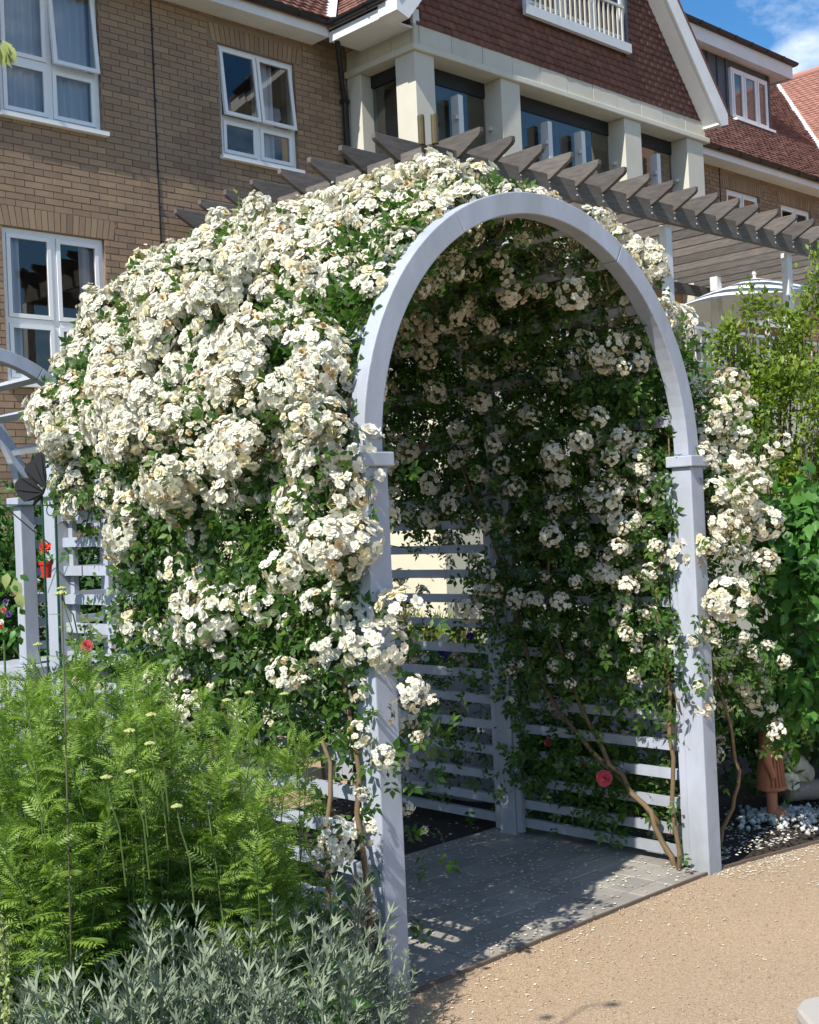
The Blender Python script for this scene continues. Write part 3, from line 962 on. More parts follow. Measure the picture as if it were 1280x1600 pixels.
# main roofs -------------------------------------------------------------
ZR = 8.09
RIDGE = 11.92
run = (RIDGE - ZR) / TAN
def roof_slab(name, poly, mat='tile_red'):
    return MB().prism(poly, (0, 0, -0.05)).build(name, mat, bld)
rl = roof_slab('main_roof', [(2.0, YE - 0.03, ZR), (XGL + 0.1, YE - 0.03, ZR), (XGL + 0.1 + run, YE + run, RIDGE), (2.0, YE + run, RIDGE)])
tiled('roof_tiles', (0, YE - 0.05, ZR), (1, 0, 0), (0, CP, SP), (0, -SP, CP), 7.0, 13.0, 0.0, 2.2, lambda a, b: a < XGL + b * CP, 'tile_red', rl)
XW = 24.45
rr_ = roof_slab('side_roof', [(17.4, YE - 0.03, ZR), (XW, YE - 0.03, ZR), (XW + run, YE + run, RIDGE), (17.4, YE + run, RIDGE)])
tiled('roof_tiles', (0, YE - 0.05, ZR), (1, 0, 0), (0, CP, SP), (0, -SP, CP), 17.5, 28.5, 0.0, 5.0, lambda a, b: a < XW + b * CP - 0.08 and ZR + b * SP < RIDGE - 0.05, 'tile_red', rr_)
wr = roof_slab('wing_roof', [(XW, 4.0, ZR), (XW + run, 4.0, RIDGE), (XW + run, YE + run, RIDGE), (XW, YE, ZR)])
surf('tile_orange_sunlit', [(0.34, 0.17, 0.13), (0.41, 0.205, 0.16), (0.37, 0.185, 0.145)], 7, 0.85, 0.4, 0.003, 70,  # lighter than tile_red: sun on the wing slope is put into the colour
     piece=[(0.78, 0.76, 0.76), (1, 1, 1), (0.92, 0.9, 0.9), (1.1, 1.08, 1.05)])
tiled('roof_tiles', (XW - 0.02, 0, ZR), (0, -1, 0), (CP, 0, SP), (-SP, 0, CP), -16.5, -6.0, 0.0, 5.0, lambda a, b: -a < YE + b * CP - 0.05 and ZR + b * SP < RIDGE - 0.05, 'tile_orange_sunlit', wr)
MB().tube([(XW + run, 4.0, RIDGE + 0.02), (XW + run, YE + run, RIDGE + 0.02)], 0.10, 10).build('ridge_tiles', 'tile_orange_sunlit', wr)
vd = np.array([1, 1, TAN]); vd = vd / np.linalg.norm(vd)
def valley(x0, L, parent):
    o = np.array([x0, YE, ZR + 0.10])
    sd = np.array([1, -1, 0]) / math.sqrt(2) * 0.10
    MB().prism([o - sd, o + sd, o + sd + vd * L, o - sd + vd * L], (0, 0, 0.02)).build('valley_flashing', 'lead', parent)
valley(XW, run * math.sqrt(2 + TAN * TAN), wr)
valley(XGL, 4.0, groof)
MB().box(XW + 0.35, 4.2, 2.7, XW + 0.6, YB, ZR - 0.06).build('wing_wall', 'brick', bld)

# dormer ------------------------------------------------------------------
YD = 13.2
dm = MB().box(19.2, YD, 9.0, 23.58, 16.0, 10.56)
dorm = dm.build('dormer', 'zinc', bld)
for xx in (19.6, 20.1, 21.2, 21.55, 21.86, 23.45):
    MB().box(xx, YD - 0.028, 9.25, xx + 0.022, YD - 0.001, 10.55).build('zinc_seam', 'zinc', dorm)
for yy in (13.6, 14.0, 14.4):
    MB().box(23.581, yy, 9.6, 23.606, yy + 0.022, 10.55).build('zinc_seam', 'zinc', dorm)
MB().box(19.0, 12.93, 10.53, 24.02, 12.96, 10.80).build('dormer_fascia', 'fascia', dorm)
MB().box(24.021, 12.93, 10.53, 24.045, 16.0, 10.80).build('dormer_fascia', 'fascia', dorm)
MB().box(19.0, 12.961, 10.565, 24.02, 16.0, 10.585).build('dormer_soffit', 'fascia', dorm)
MB().box(19.0, 12.88, 10.801, 24.12, 16.0, 10.86).build('dormer_roof', 'black_plastic', dorm)
g = gutter((19.0, 12.925, 10.86), (24.12, 12.925, 10.86), (0, -1, 0), brackets=0.6)
window(bld, 21.97, 23.36, 9.36, 10.40, YD - 0.06, None, [22.43, 22.93], ('canvas', [(0.04, 0.30)]), name='dormer_window', room=False)
window(bld, 20.35, 20.98, 9.36, 10.40, YD - 0.06, None, [], None, name='dormer_window', room=False)
MB().box(21.85, YD - 0.16, 9.22, 23.5, YD - 0.061, 9.305).build('dormer_apron', 'zinc', dorm)
for (a, b) in ((22.0, 23.33), (20.38, 20.95)):
    MB().box(a, YD - 0.012, 9.39, b, YD - 0.004, 10.37).build('window_backing', 'room', dorm)

# ------------------------------------------------------------------ terrace, balustrade, pergola, parasol
ter = thing('terrace', (8.3, 8.2, 0), 'cream rendered raised terrace wall with grey coping below the pergola', 'terrace')
MB().box(8.3, 8.2, -0.02, 26.0, YB - 0.03, 2.7).build('retaining_wall', 'cream_render', ter)
MB().box(8.3, 8.2, 2.701, 26.0, 8.4, 3.29).build('parapet', 'cream_render', ter)
MB().box(8.3, 8.401, 2.701, 8.5, YB - 0.03, 3.29).build('parapet', 'cream_render', ter)
surf('coping_grey', [(0.36, 0.38, 0.42), (0.44, 0.46, 0.50)], 5, 0.8, 0.2, 0.003, 60)
MB().box(8.25, 8.14, 3.292, 26.0, 8.46, 3.37).build('coping', 'coping_grey', ter, bevel=0.008)
MB().box(8.25, 8.462, 3.292, 8.56, YB - 0.03, 3.37).build('coping', 'coping_grey', ter, bevel=0.008)
bal = thing('balustrade', (8.6, 8.52, 2.72), 'thin metal railing along the terrace edge behind the shrub', 'railing')
MB().box(8.6, 8.50, 3.84, 20.0, 8.545, 3.87).build('top_rail', 'bolt', bal)
MB().box(8.6, 8.505, 2.80, 20.0, 8.54, 2.83).build('bottom_rail', 'bolt', bal)
bme = box_mesh('baluster', 0.014, 0.014, 1.008, 'bolt')
for i in range(88):
    link('baluster', bme, bal, (0.25 + i * 0.13, 0.0025, 0.615))

per = thing('pergola', (8.5, 8.4, 2.72), 'weathered dark oak pergola with pointed rafter tails and white posts', 'pergola')
MB().box(8.5, 8.36, 5.02, 20.5, 8.43, 5.235).build('beam', 'old_oak', per)
MB().box(8.49, 8.431, 5.018, 8.56, YB - 0.03, 5.233).build('beam', 'old_oak', per)
MB().box(11.4, 10.9, 5.0, 20.5, 10.97, 5.155).build('beam', 'old_oak', per)
for yy, zz in ((11.35, 5.1), (11.8, 5.16), (12.2, 5.1)):
    MB().box(11.6, yy, zz - 0.12, 20.5, yy + 0.07, zz).build('joist', 'fresh_oak', per)
TH = 0.055
def rafter(c, end, along):
    """tail cut to a point; along: 0 runs along X from the left beam, 1 runs along Y from the front beam"""
    z1, z0 = 5.39, 5.17
    tip = 8.16 if along == 0 else 8.04
    prof = [(tip, z1), (end, z1), (end, z0), (tip + 0.30, z0), (tip + 0.02, z1 - 0.075), (tip, z1 - 0.05)]
    mbr = MB()
    if along == 1:
        mbr.prism([(c - TH / 2, a, z) for a, z in prof], (TH, 0, 0))
    else:
        mbr.prism([(a, c - TH / 2, z) for a, z in prof], (0, TH, 0))
    return mbr.build('rafter', 'old_oak', per, bevel=0.004)
for i in range(26):
    c = 8.90 + i * 0.46
    rafter(c, min(11.1, 8.43 + (c - 8.53)), 1)
    for zz in (5.08, 5.15):
        MB().tube([(c, 8.352, zz), (c, 8.361, zz)], 0.011, 6).build('bolt_head', 'bolt', per)
for i in range(8):
    c = 8.78 + i * 0.49
    rafter(c, min(11.1, 8.53 + (c - 8.43)), 0)
MB().frame_box((8.56, 8.44, 5.05), (3.0, 3.0, 0), (0.04, -0.04, 0), (0, 0, 0.11)).build('hip_beam', 'old_oak', per)
for (x, y) in ((8.535, 8.40), (12.55, 8.47), (15.36, 8.47), (18.2, 8.47), (15.95, 9.95), (8.56, 11.5), (12.5, 10.93)):
    zt = 5.017
    MB().box(x - 0.06, y - 0.06 if y != 8.47 else 8.431, 2.72, x + 0.06, y + 0.06, zt).build('post', 'white_post', per, bevel=0.005)
for dx in (0.0, 0.09):
    MB().lathe([(0.035, 0), (0.035, 0.27), (0.03, 0.285)], (8.46 + dx, 8.42 - dx, 5.237), 10).build('corner_rod', 'bronze', per, smooth=False)

para = thing('parasol', (16.35, 9.55, 2.72), 'open white parasol on the terrace under the pergola', 'parasol')
pm = MB()
n = 8
R_, zr, za = 1.35, 4.55, 4.98
vs = [(16.35, 9.55, za)]
for k in range(n * 4):
    a = 2 * math.pi * k / (n * 4)
    w_ = 1.0 - 0.04 * abs(math.sin(n * a / 2))
    vs.append((16.35 + R_ * 0.5 * math.cos(a) * w_, 9.55 + R_ * 0.5 * math.sin(a) * w_, zr + 0.24))
for k in range(n * 4):
    a = 2 * math.pi * k / (n * 4)
    w_ = 1.0 - 0.07 * abs(math.sin(n * a / 2))
    vs.append((16.35 + R_ * math.cos(a) * w_, 9.55 + R_ * math.sin(a) * w_, zr - 0.03 + 0.03 * abs(math.sin(n * a / 2))))
N4 = n * 4
fs = [(0, 1 + k, 1 + (k + 1) % N4) for k in range(N4)] + [(1 + k, 1 + N4 + k, 1 + N4 + (k + 1) % N4, 1 + (k + 1) % N4) for k in range(N4)]
pm.add(vs, fs)
pm.build('canopy', 'canvas', para)
MB().lathe([(0.024, 2.72), (0.024, 5.02), (0.035, 5.03), (0.02, 5.1)], (16.35, 9.55, 0), 12).build('pole', 'white_post', para)
MB().lathe([(0.28, 2.72), (0.28, 2.76), (0.05, 2.79), (0.04, 2.95)], (16.35, 9.55, 0), 20).build('base', 'coping_grey', para)

# ------------------------------------------------------------------ rose arch (timber tunnel)
XL, XR = 2.83, 4.745
XC = (XL + XR) / 2
HY = [3.15, 4.28, 5.30]
AR, BR, ZS = (XR - XL) / 2, 0.975, 1.85

def hoop(parent, xc, yc, ar, br, zs, mat, th=0.085, dp=0.075, nseg=3):
    """laminated arch ring in a few butt jointed segments"""
    for s in range(nseg):
        a0 = math.pi * (1 - s / nseg) - (0.0015 if s else 0)
        a1 = math.pi * (1 - (s + 1) / nseg) + (0.0015 if s < nseg - 1 else 0)
        n = 18
        vs, fs = [], []
        for i in range(n + 1):
            a = a0 + (a1 - a0) * i / n
            c, si = math.cos(a), math.sin(a)
            for (r, y) in ((-th / 2, -dp / 2), (th / 2, -dp / 2), (th / 2, dp / 2), (-th / 2, dp / 2)):
                vs.append((xc + (ar + r) * c, yc + y, zs + (br + r) * si))
        for i in range(n):
            for k in range(4):
                k2 = (k + 1) % 4
                fs.append((i * 4 + k, i * 4 + k2, (i + 1) * 4 + k2, (i + 1) * 4 + k))
        fs += [(3, 2, 1, 0), tuple(n * 4 + k for k in range(4))]
        MB().add(vs, fs).build('hoop_segment', mat, parent, bevel=0.004)

def arch_tunnel(name, xl, xr, ys, label, rails, mat='arch_paint', z0=0.0, purl=11):
    t = thing(name, ((xl + xr) / 2, ys[0], z0), label, 'garden arch')
    xc, ar = (xl + xr) / 2, (xr - xl) / 2
    for y in ys:
        for x in (xl, xr):
            p = MB().box(x - 0.05, y - 0.05, z0 - 0.01, x + 0.05, y + 0.05, 1.80).build('post', mat, t, bevel=0.005)
            MB().box(x - 0.068, y - 0.068, 1.801, x + 0.068, y + 0.068, 1.85).build('collar', mat, p, bevel=0.005)
        hoop(t, xc, y, ar, BR, ZS, mat)
    for a, b in zip(ys[:-1], ys[1:]):
        for i in range(purl):
            th = math.pi * (i + 0.6) / (purl + 0.2)
            c, s = math.cos(th), math.sin(th)
            o = np.array([xc + (ar + 0.002) * c, a + 0.044, ZS + (BR + 0.002) * s])
            rad = np.array([c, 0, s]); tan = np.array([-s, 0, c])
            MB().frame_box(o - rad * 0.016 - tan * 0.025, rad * 0.032, (0, b - a - 0.088, 0), tan * 0.05).build('purlin', mat, t)
        for x in (xl, xr):
            for z in rails:
                MB().box(x - 0.014, a + 0.052, z - 0.022, x + 0.014, b - 0.052, z + 0.022).build('rail', mat, t)
            for yy in (a + 0.053, b - 0.09):
                sgn = 1 if x == xl else -1
                MB().box(x + sgn * 0.016, yy, z0 + 0.03, x + sgn * 0.04, yy + 0.037, 1.78).build('stile', mat, t)
    return t

RAILS = [0.075, 0.17, 0.29, 0.42, 0.55, 0.68, 0.81, 0.94, 1.07, 1.20, 1.33, 1.46, 1.59, 1.71]
arch_tunnel('garden_arch', XL, XR, HY, 'pale lavender painted timber rose arch with slatted sides over the paving', RAILS)
arch_tunnel('garden_arch', 2.50, 4.40, [7.55, 8.75], 'bare pale timber arch in front of the brick wall, mostly hidden behind the roses', [1.07, 1.20, 1.33, 1.46, 1.59, 1.71], purl=11)

# ------------------------------------------------------------------ climbing roses
PET = np.array([(0.05, -0.05, 0.0), (0.05, 0.05, 0.0), (0.60, 0.47, 0.10), (0.60, -0.47, 0.10), (1.0, 0.27, 0.08), (1.0, -0.27, 0.08)])
PETF = np.array([(0, 3, 2, 1), (3, 5, 4, 2)])
def bloom_arrays(c, nrm, r, mi, lr, layers=2, cup=0.35):
    """one open rose: rings of petals round a boss of stamens"""
    c = np.array(c, float); nrm = unit(np.array(nrm, float))
    a = np.array([0, 0, 1.0]) if abs(nrm[2]) < 0.9 else np.array([1.0, 0, 0])
    u = unit(np.cross(nrm, a)); w = np.cross(nrm, u)
    Vs, Fs, Ms = [], [], []
    n = 0
    ph = lr.uniform(0, 6.28)
    for L in range(layers):
        sc = (1.0, 0.72, 0.5)[L]
        tilt = cup * (0.35 + 0.8 * L) + lr.uniform(-0.08, 0.08)
        for k in range(5):
            an = ph + 2 * math.pi * (k + 0.5 * L) / 5 + lr.uniform(-0.12, 0.12)
            d = math.cos(an) * u + math.sin(an) * w
            sd = np.cross(nrm, d)
            tl = tilt + lr.uniform(-0.15, 0.15)
            ax = d * math.cos(tl) + nrm * math.sin(tl)
            up = np.cross(ax, sd)
            s = r * sc * lr.uniform(0.9, 1.08)
            Vs.append(c + s * (PET[:, :1] * ax + PET[:, 1:2] * sd + PET[:, 2:] * up) + nrm * 0.002 * L)
            Fs.append(PETF + n); n += 6
            Ms += [mi, mi]
    # stamens
    k6 = []
    for k in range(6):
        an = 2 * math.pi * k / 6
        k6.append(c + r * 0.24 * (math.cos(an) * u + math.sin(an) * w) + nrm * r * 0.20)
    k6.append(c + nrm * r * 0.30)
    Vs.append(np.array(k6)); Fs.append(np.array([(6, 0, 1, 2), (6, 2, 3, 4), (6, 4, 5, 0)]) + n); n += 7
    Ms += [3 if mi != 2 else 2] * 3
    return np.concatenate(Vs), np.concatenate(Fs), Ms

TRUSS_MATS = ['petal_white', 'petal_cream', 'petal_spent', 'stamen', 'green_stem']
def truss_arrays(seed, nb, R, spent=0.1):
    """a head of blooms on short stalks, pointing along +z"""
    lr = np.random.default_rng(seed)
    Vs, Fs, Ms = [], [], []
    n = 0
    pts = []
    tries = 0
    while len(pts) < nb and tries < 900:
        tries += 1
        d = unit(lr.normal(size=3) + np.array([0, 0, 0.75]))
        if d[2] < -0.35:
            continue
        p = d * R * lr.uniform(0.75, 1.08) * np.array([1, 1, 0.78])
        if all(np.linalg.norm(p - q) > 0.0235 for q in pts):
            pts.append(p)
    for p in pts:
        nrm = unit(p + lr.normal(0, 0.018, 3) + np.array([0, 0, R * 0.35]))
        z = lr.uniform()
        mi = 2 if z < spent else (1 if z < spent + 0.13 else 0)
        r = lr.uniform(0.0175, 0.0235) * (0.8 if mi == 2 else 1)
        v, f, m = bloom_arrays(p, nrm, r, mi, lr, layers=3, cup=0.35 if mi != 2 else 0.9)
        Vs.append(v); Fs.append(f + n); Ms += m; n += len(v)
        b = np.array([0, 0, -R * 0.9])
        t = unit(p - b); uu = unit(np.cross(t, [0.3, 0.5, 0.8])); ww = np.cross(t, uu)
        q = []
        for base, rad in ((b, 0.0014), (p - nrm * 0.002, 0.0012)):
            for k in range(3):
                q.append(base + rad * (math.cos(2.094 * k) * uu + math.sin(2.094 * k) * ww))
        Vs.append(np.array(q)); Fs.append(np.array([(0, 1, 4, 3), (1, 2, 5, 4), (2, 0, 3, 5)]) + n); n += 6
        Ms += [2 if lr.uniform() < 0.5 else 4] * 3
    # closed and half open buds between and below the open flowers
    for _ in range(int(lr.integers(3, 9))):
        d = unit(lr.normal(size=3) + np.array([0, 0, 0.2]))
        p = d * R * lr.uniform(0.85, 1.08)
        t = unit(p - np.array([0, 0, -R * 0.9])); uu = unit(np.cross(t, [0.3, 0.5, 0.8])); ww = np.cross(t, uu)
        q = [b_ + 0.0012 * (math.cos(2.094 * k) * uu + math.sin(2.094 * k) * ww) for b_ in (np.array([0, 0, -R * 0.9]), p) for k in range(3)]
        Vs.append(np.array(q)); Fs.append(np.array([(0, 1, 4, 3), (1, 2, 5, 4), (2, 0, 3, 5)]) + n); n += 6; Ms += [4] * 3
        v, f, m = bloom_arrays(p, d, lr.uniform(0.007, 0.012), 1 if lr.uniform() < 0.7 else 0, lr, layers=2, cup=1.25)
        Vs.append(v); Fs.append(f + n); Ms += m; n += len(v)
    return np.concatenate(Vs), np.concatenate(Fs), np.array(Ms)

TRUSS = []
for s in range(16):
    nb = (22, 18, 26, 14, 20, 30, 9, 24)[s % 8]
    R = 0.030 + 0.0079 * math.sqrt(nb) * 1.25
    v, f, m = truss_arrays(100 + s, nb, R, spent=(0.02, 0.07, 0.03, 0.20)[s % 4])
    TRUSS.append((v, f, m, mesh_arrays('flower_cluster', v, f, TRUSS_MATS, m)))

ARC_L = math.pi * (AR + BR) / 2
S_TOT = 2 * ZS + ARC_L
def shell(s):
    """point and outward normal of the tunnel section, s metres from the foot of one side to the foot of the other"""
    s = np.asarray(s, float)
    x = np.empty_like(s); z = np.empty_like(s); nx = np.empty_like(s); nz = np.empty_like(s)
    a = s < ZS; c = s > ZS + ARC_L; b = ~(a | c)
    x[a] = XL; z[a] = s[a]; nx[a] = -1; nz[a] = 0
    th = math.pi * (1 - (s[b] - ZS) / ARC_L)
    x[b] = XC + AR * np.cos(th); z[b] = ZS + BR * np.sin(th); nx[b] = np.cos(th); nz[b] = np.sin(th)
    x[c] = XR; z[c] = S_TOT - s[c]; nx[c] = 1; nz[c] = 0
    return x, z, nx, nz

def bump2(s, y):
    return 0.5 + 0.22 * np.sin(s * 5.3 + y * 2.1 + 0.7) + 0.18 * np.sin(s * 3.1 - y * 4.7 + 2.0) + 0.16 * np.sin(s * 8.7 + y * 7.3)

def sstep(a, b, x):
    t = np.clip((x - a) / (b - a), 0, 1)
    return t * t * (3 - 2 * t)

def thick(s, y):
    """how far the plants stand out from the timber"""
    x, z, nx, nz = shell(s)
    left = s < ZS + ARC_L / 2
    t = np.where(left, 0.10 + 0.02 * sstep(0.8, 1.6, z) - 0.05 * sstep(1.9, 2.3, z) + 0.09 * sstep(2.45, 2.8, z), 0.19 - 0.02 * sstep(2.0, 2.6, z))
    rt = (s > ZS + ARC_L * 0.8)
    t = t + np.where(rt, 0.12 * sstep(0.7, 1.1, z) * (1 - sstep(2.0, 2.5, z)), 0.0)
    t = t * (0.45 + 1.05 * bump2(s, y))
    fr = sstep(HY[0] - 0.02, HY[0] + 0.30, y)
    return t * np.where(rt, np.maximum(fr, 0.85), 0.30 + 0.70 * sstep(HY[0], HY[0] + 0.7, y))

def leaf_density(s, y):
    x, z, nx, nz = shell(s)
    d = np.ones_like(s)
    L = s <= ZS
    dl = 0.05 + 0.95 * sstep(0.62, 1.0, z + 0.25 * (bump2(s, y) - 0.5) - 0.10 * sstep(3.9, 3.3, y))
    dl = np.where((y > 4.62) & (z < 1.72), 0.04, dl)
    d = np.where(L, dl, d)
    Rm = s >= ZS + ARC_L
    dr = 0.07 + 0.93 * sstep(0.62, 0.95, z + 0.3 * (bump2(s, y) - 0.5))
    dr = np.where((y > 4.36) & (z < 1.62), 0.10, dr)
    d = np.where(Rm, dr, d)
    d = d * np.where((s > ZS + ARC_L * 0.5) & (s < ZS + ARC_L * 0.85) & (y < 3.6), 0.55, 1.0)
    d = np.where((s < S_TOT / 2) & (y > 4.95) & (z < 1.72 + 0.42 * sstep(4.95, 5.2, y)), 0.02, d)
    return d

def flower_density(s, y):
    x, z, nx, nz = shell(s)
    left = s < ZS + ARC_L * 0.55
    f = np.where(left, 0.03 + 0.15 * sstep(0.75, 1.0, z) + 0.85 * sstep(1.60, 1.85, z), 0.85)
    f = np.where(left & (z > 1.9) & (y < 3.45), 0.40, f)
    f = np.where((y > 4.62) & (z < 1.72) & left, 0.0, f)
    rt = s > ZS + ARC_L * 0.85
    f = np.where(rt, 0.10 + 0.75 * sstep(0.7, 0.95, z), f)
    f = np.where(rt & (y > 4.36) & (z < 1.62), 0.06, f)
    f = np.where(left & (y > 4.95) & (z < 1.72 + 0.42 * sstep(4.95, 5.2, y)), 0.0, f)
    hole = bump2(s * 1.7 + 3, y * 1.6)
    return f * np.where(z < 2.45, 0.12 + 1.0 * sstep(0.28, 0.50, hole), 0.5 + 0.6 * sstep(0.22, 0.42, hole))

def sample(n, dens, s0=0.05, s1=S_TOT - 0.05, y0=HY[0] - 0.02, y1=HY[2] + 0.06):
    out_s, out_y = [], []
    k = 0
    while k < n:
        s = rng.uniform(s0, s1, 4 * n); y = rng.uniform(y0, y1, 4 * n)
        keep = rng.uniform(size=4 * n) < dens(s, y)
        out_s.append(s[keep]); out_y.append(y[keep]); k += keep.sum()
    return np.concatenate(out_s)[:n], np.concatenate(out_y)[:n]

def place(s, y, d):
    x, z, nx, nz = shell(s)
    P = np.stack([x + nx * d, y, z + nz * d], 1)
    N = np.stack([nx, np.zeros_like(nx), nz], 1)
    return P, N

rose_l = thing('climbing_rose', (XL - 0.05, 3.3, 0), 'climbing rose smothered in creamy white flowers over the left flank and roof of the arch', 'climbing rose')
rose_r = thing('climbing_rose', (XR + 0.05, 3.4, 0), 'climbing rose with looser white flower clusters round the right posts of the arch', 'climbing rose')
S_MID = ZS + ARC_L * 0.56

def rose_leaves(n_out, n_in):
    s, y = sample(n_out, leaf_density)
    D = thick(s, y)
    d = D * rng.beta(1.6, 1.1, n_out) * 1.02 + 0.01
    P, N = place(s, y, d)
    s2, y2 = sample(n_in, lambda a, b: leaf_density(a, b) * np.where((a > ZS + ARC_L * 0.85) & (b < 4.4), 1.0, 0.5) * np.where((a > ZS + ARC_L * 0.4) & (a < ZS + ARC_L * 0.85) & (b < 3.7), 0.35, 1.0), y0=HY[0] + 0.05)
    d2 = -rng.beta(1.2, 2.2, n_in) * 0.20 + 0.01
    P2, N2 = place(s2, y2, d2)
    N2i = -N2 * 0.7 + np.array([-0.3, -0.5, 0.25])
    P = np.concatenate([P, P2]); S = np.concatenate([s, s2])
    Nn = np.concatenate([N + np.array([-0.15, -0.15, 0.35]), N2i])
    P += rng.normal(0, 0.012, P.shape)
    keep = P[:, 2] > 0.06
    # keep the front hoop free
    clear = ~((P[:, 1] < HY[0] + 0.06) & (np.abs(np.hypot((P[:, 0] - XC) / AR, np.maximum(P[:, 2] - ZS, 0) / BR) - 1) < 0.09) & (P[:, 2] > 1.95))
    keep &= clear
    P, S, Nn = P[keep], S[keep], Nn[keep]
    up = unit(Nn + rng.normal(0, 0.45, Nn.shape))
    dr = rng.normal(0, 1, P.shape) + Nn * 0.6 + np.array([0, 0, -0.35])
    size = rng.uniform(0.060, 0.105, len(P))
    for h, m in ((rose_l, S < S_MID), (rose_r, S >= S_MID)):
        scatter('foliage', ROSE_T, ROSE_F, P[m], dr[m], up[m], size[m], 'rose_leaf', h)
rose_leaves(15000, 5600)

def rose_flowers():
    # outer trusses
    want, pos, nor, ss = 1020, [], [], []
    s, y = sample(20000, flower_density)
    D = thick(s, y)
    d = D * rng.uniform(0.86, 1.06, len(s)) + np.where(rng.uniform(size=len(s)) < 0.07, rng.uniform(0.02, 0.09, len(s)), 0)
    P, N = place(s, y, d)
    def add(P, N, S, want, mind):
        k = 0
        for i in range(len(P)):
            if k >= want:
                break
            p = P[i]
            if p[1] < HY[0] + 0.07 and p[2] > 1.95 and abs(math.hypot((p[0] - XC) / AR, (p[2] - ZS) / BR) - 1) < 0.13:
                continue
            if pos:
                q = np.array(pos)
                if np.min(np.sum((q - p) ** 2, 1)) < mind * mind:
                    continue
            pos.append(p); nor.append(N[i]); ss.append(S[i]); k += 1
        return k
    add(P, N + np.array([-0.22, -0.25, 0.35]), s, want, 0.054)
    # inner trusses, hanging in the shade of the tunnel
    s2, y2 = sample(2500, lambda a, b: leaf_density(a, b) * 0.8, y0=HY[0] + 0.12)
    P2, N2 = place(s2, y2, -rng.uniform(0.06, 0.20, len(s2)))
    k2 = P2[:, 2] > 0.7
    P2, N2, s2 = P2[k2], N2[k2], s2[k2]
    add(P2, -N2 * 0.8 + np.array([-0.3, -0.6, 0.1]), s2, 330, 0.07)
    # sprays round the front posts
    for (x, y_, z, r, n) in ((2.93, 3.22, 2.10, 0.10, 5), (2.95, 3.30, 1.68, 0.16, 12), (2.98, 3.45, 1.35, 0.16, 9), (2.84, 3.06, 1.0, 0.20, 8), (2.98, 3.2, 0.84, 0.17, 6),
                             (2.70, 3.10, 1.12, 0.20, 7), (2.68, 3.08, 0.66, 0.15, 3), (2.70, 3.10, 0.32, 0.08, 2), (2.98, 3.15, 0.55, 0.06, 2), (3.02, 3.5, 0.78, 0.06, 2),
                             (4.95, 3.08, 1.78, 0.20, 15), (4.97, 3.06, 1.46, 0.21, 17), (4.85, 3.0, 1.50, 0.12, 7), (4.72, 3.02, 1.10, 0.14, 6), (4.95, 3.0, 0.98, 0.14, 6), (5.12, 3.05, 0.86, 0.12, 5), (4.70, 3.1, 0.75, 0.10, 3),
                             (*at(1192, 1108, 5.85), 0.07, 5), (*at(1150, 1090, 5.8), 0.12, 4), (4.98, 3.15, 2.02, 0.14, 8), (4.60, 3.40, 1.15, 0.22, 12), (4.58, 3.42, 1.5, 0.22, 12), (4.62, 3.65, 1.0, 0.2, 8), (4.60, 3.6, 1.8, 0.2, 9), (4.9, 3.3, 2.45, 0.12, 8), (4.7, 3.3, 2.75, 0.10, 7), (4.45, 3.32, 2.88, 0.08, 6), (2.62, 3.2, 2.05, 0.14, 9), (2.68, 3.1, 1.55, 0.12, 6), (4.55, 3.3, 2.35, 0.10, 4), (4.62, 3.35, 1.72, 0.12, 5), (4.45, 3.45, 1.95, 0.14, 5)):
        c = np.array([x, y_, z])
        pp = c + rng.normal(0, r * 0.55, (60, 3))
        nn = np.tile(np.array([-0.5, -0.65, 0.4]), (60, 1)) + rng.normal(0, 0.25, (60, 3))
        ssx = np.full(60, 0.0 if x < XC else S_TOT)
        add(pp, nn, ssx, n, 0.07)
    # loose sprays that stand out of the mass and break its outline
    ks, ky = sample(46, lambda a, b: flower_density(a, b) * (a > ZS * 0.93) * (a < ZS + ARC_L * 0.62), y0=HY[0] + 0.25)
    kp, kn = place(ks, ky, thick(ks, ky) * 0.9 + rng.uniform(0.0, 0.06, len(ks)) + 0.06 * (shell(ks)[1] < 2.5))
    for i in range(len(ks)):
        pp = kp[i] + rng.normal(0, 0.045, (20, 3))
        add(pp, np.tile(kn[i] + np.array([-0.15, -0.2, 0.3]), (20, 1)), np.full(20, ks[i]), int(rng.integers(2, 6)), 0.05)
    P, N, S = np.array(pos), unit(np.array(nor) + rng.normal(0, 0.22, (len(pos), 3))), np.array(ss)
    sc = np.clip(rng.normal(0.98, 0.22, len(P)), 0.5, 1.4) * np.where(P[:, 2] < 1.15, 0.62, 1.0) * np.where(np.hypot((P[:, 0] - XC) / AR, np.maximum(P[:, 2] - ZS, 0) / BR) < 0.97, 0.62, 1.0) * np.where(P[:, 0] > XR + 0.06, 0.78, 1.0)
    var = rng.integers(0, len(TRUSS), len(P))
    spin = rng.uniform(0, 6.28, len(P))
    for h, m in ((rose_l, S < S_MID), (rose_r, S >= S_MID)):
        idx = np.nonzero(m)[0]
        # the clusters that show largest: near, outside and in the frame
        x = P[idx] - EYE
        key = (x @ FWD) + 0.9 * ((N[idx] * unit(EYE - P[idx])).sum(1) < 0.05)
        order = idx[np.argsort(key)]
        big, rest = order[:300], order[300:]
        base = np.array(h.org)
        for i in big:
            o = link('flower_cluster', TRUSS[var[i]][3], h, tuple(P[i] - base))
            q = Vector(N[i]).to_track_quat('Z', 'Y') @ Quaternion((0, 0, 1), spin[i])
            o.o.rotation_euler = q.to_euler()
            o.o.scale = (sc[i],) * 3
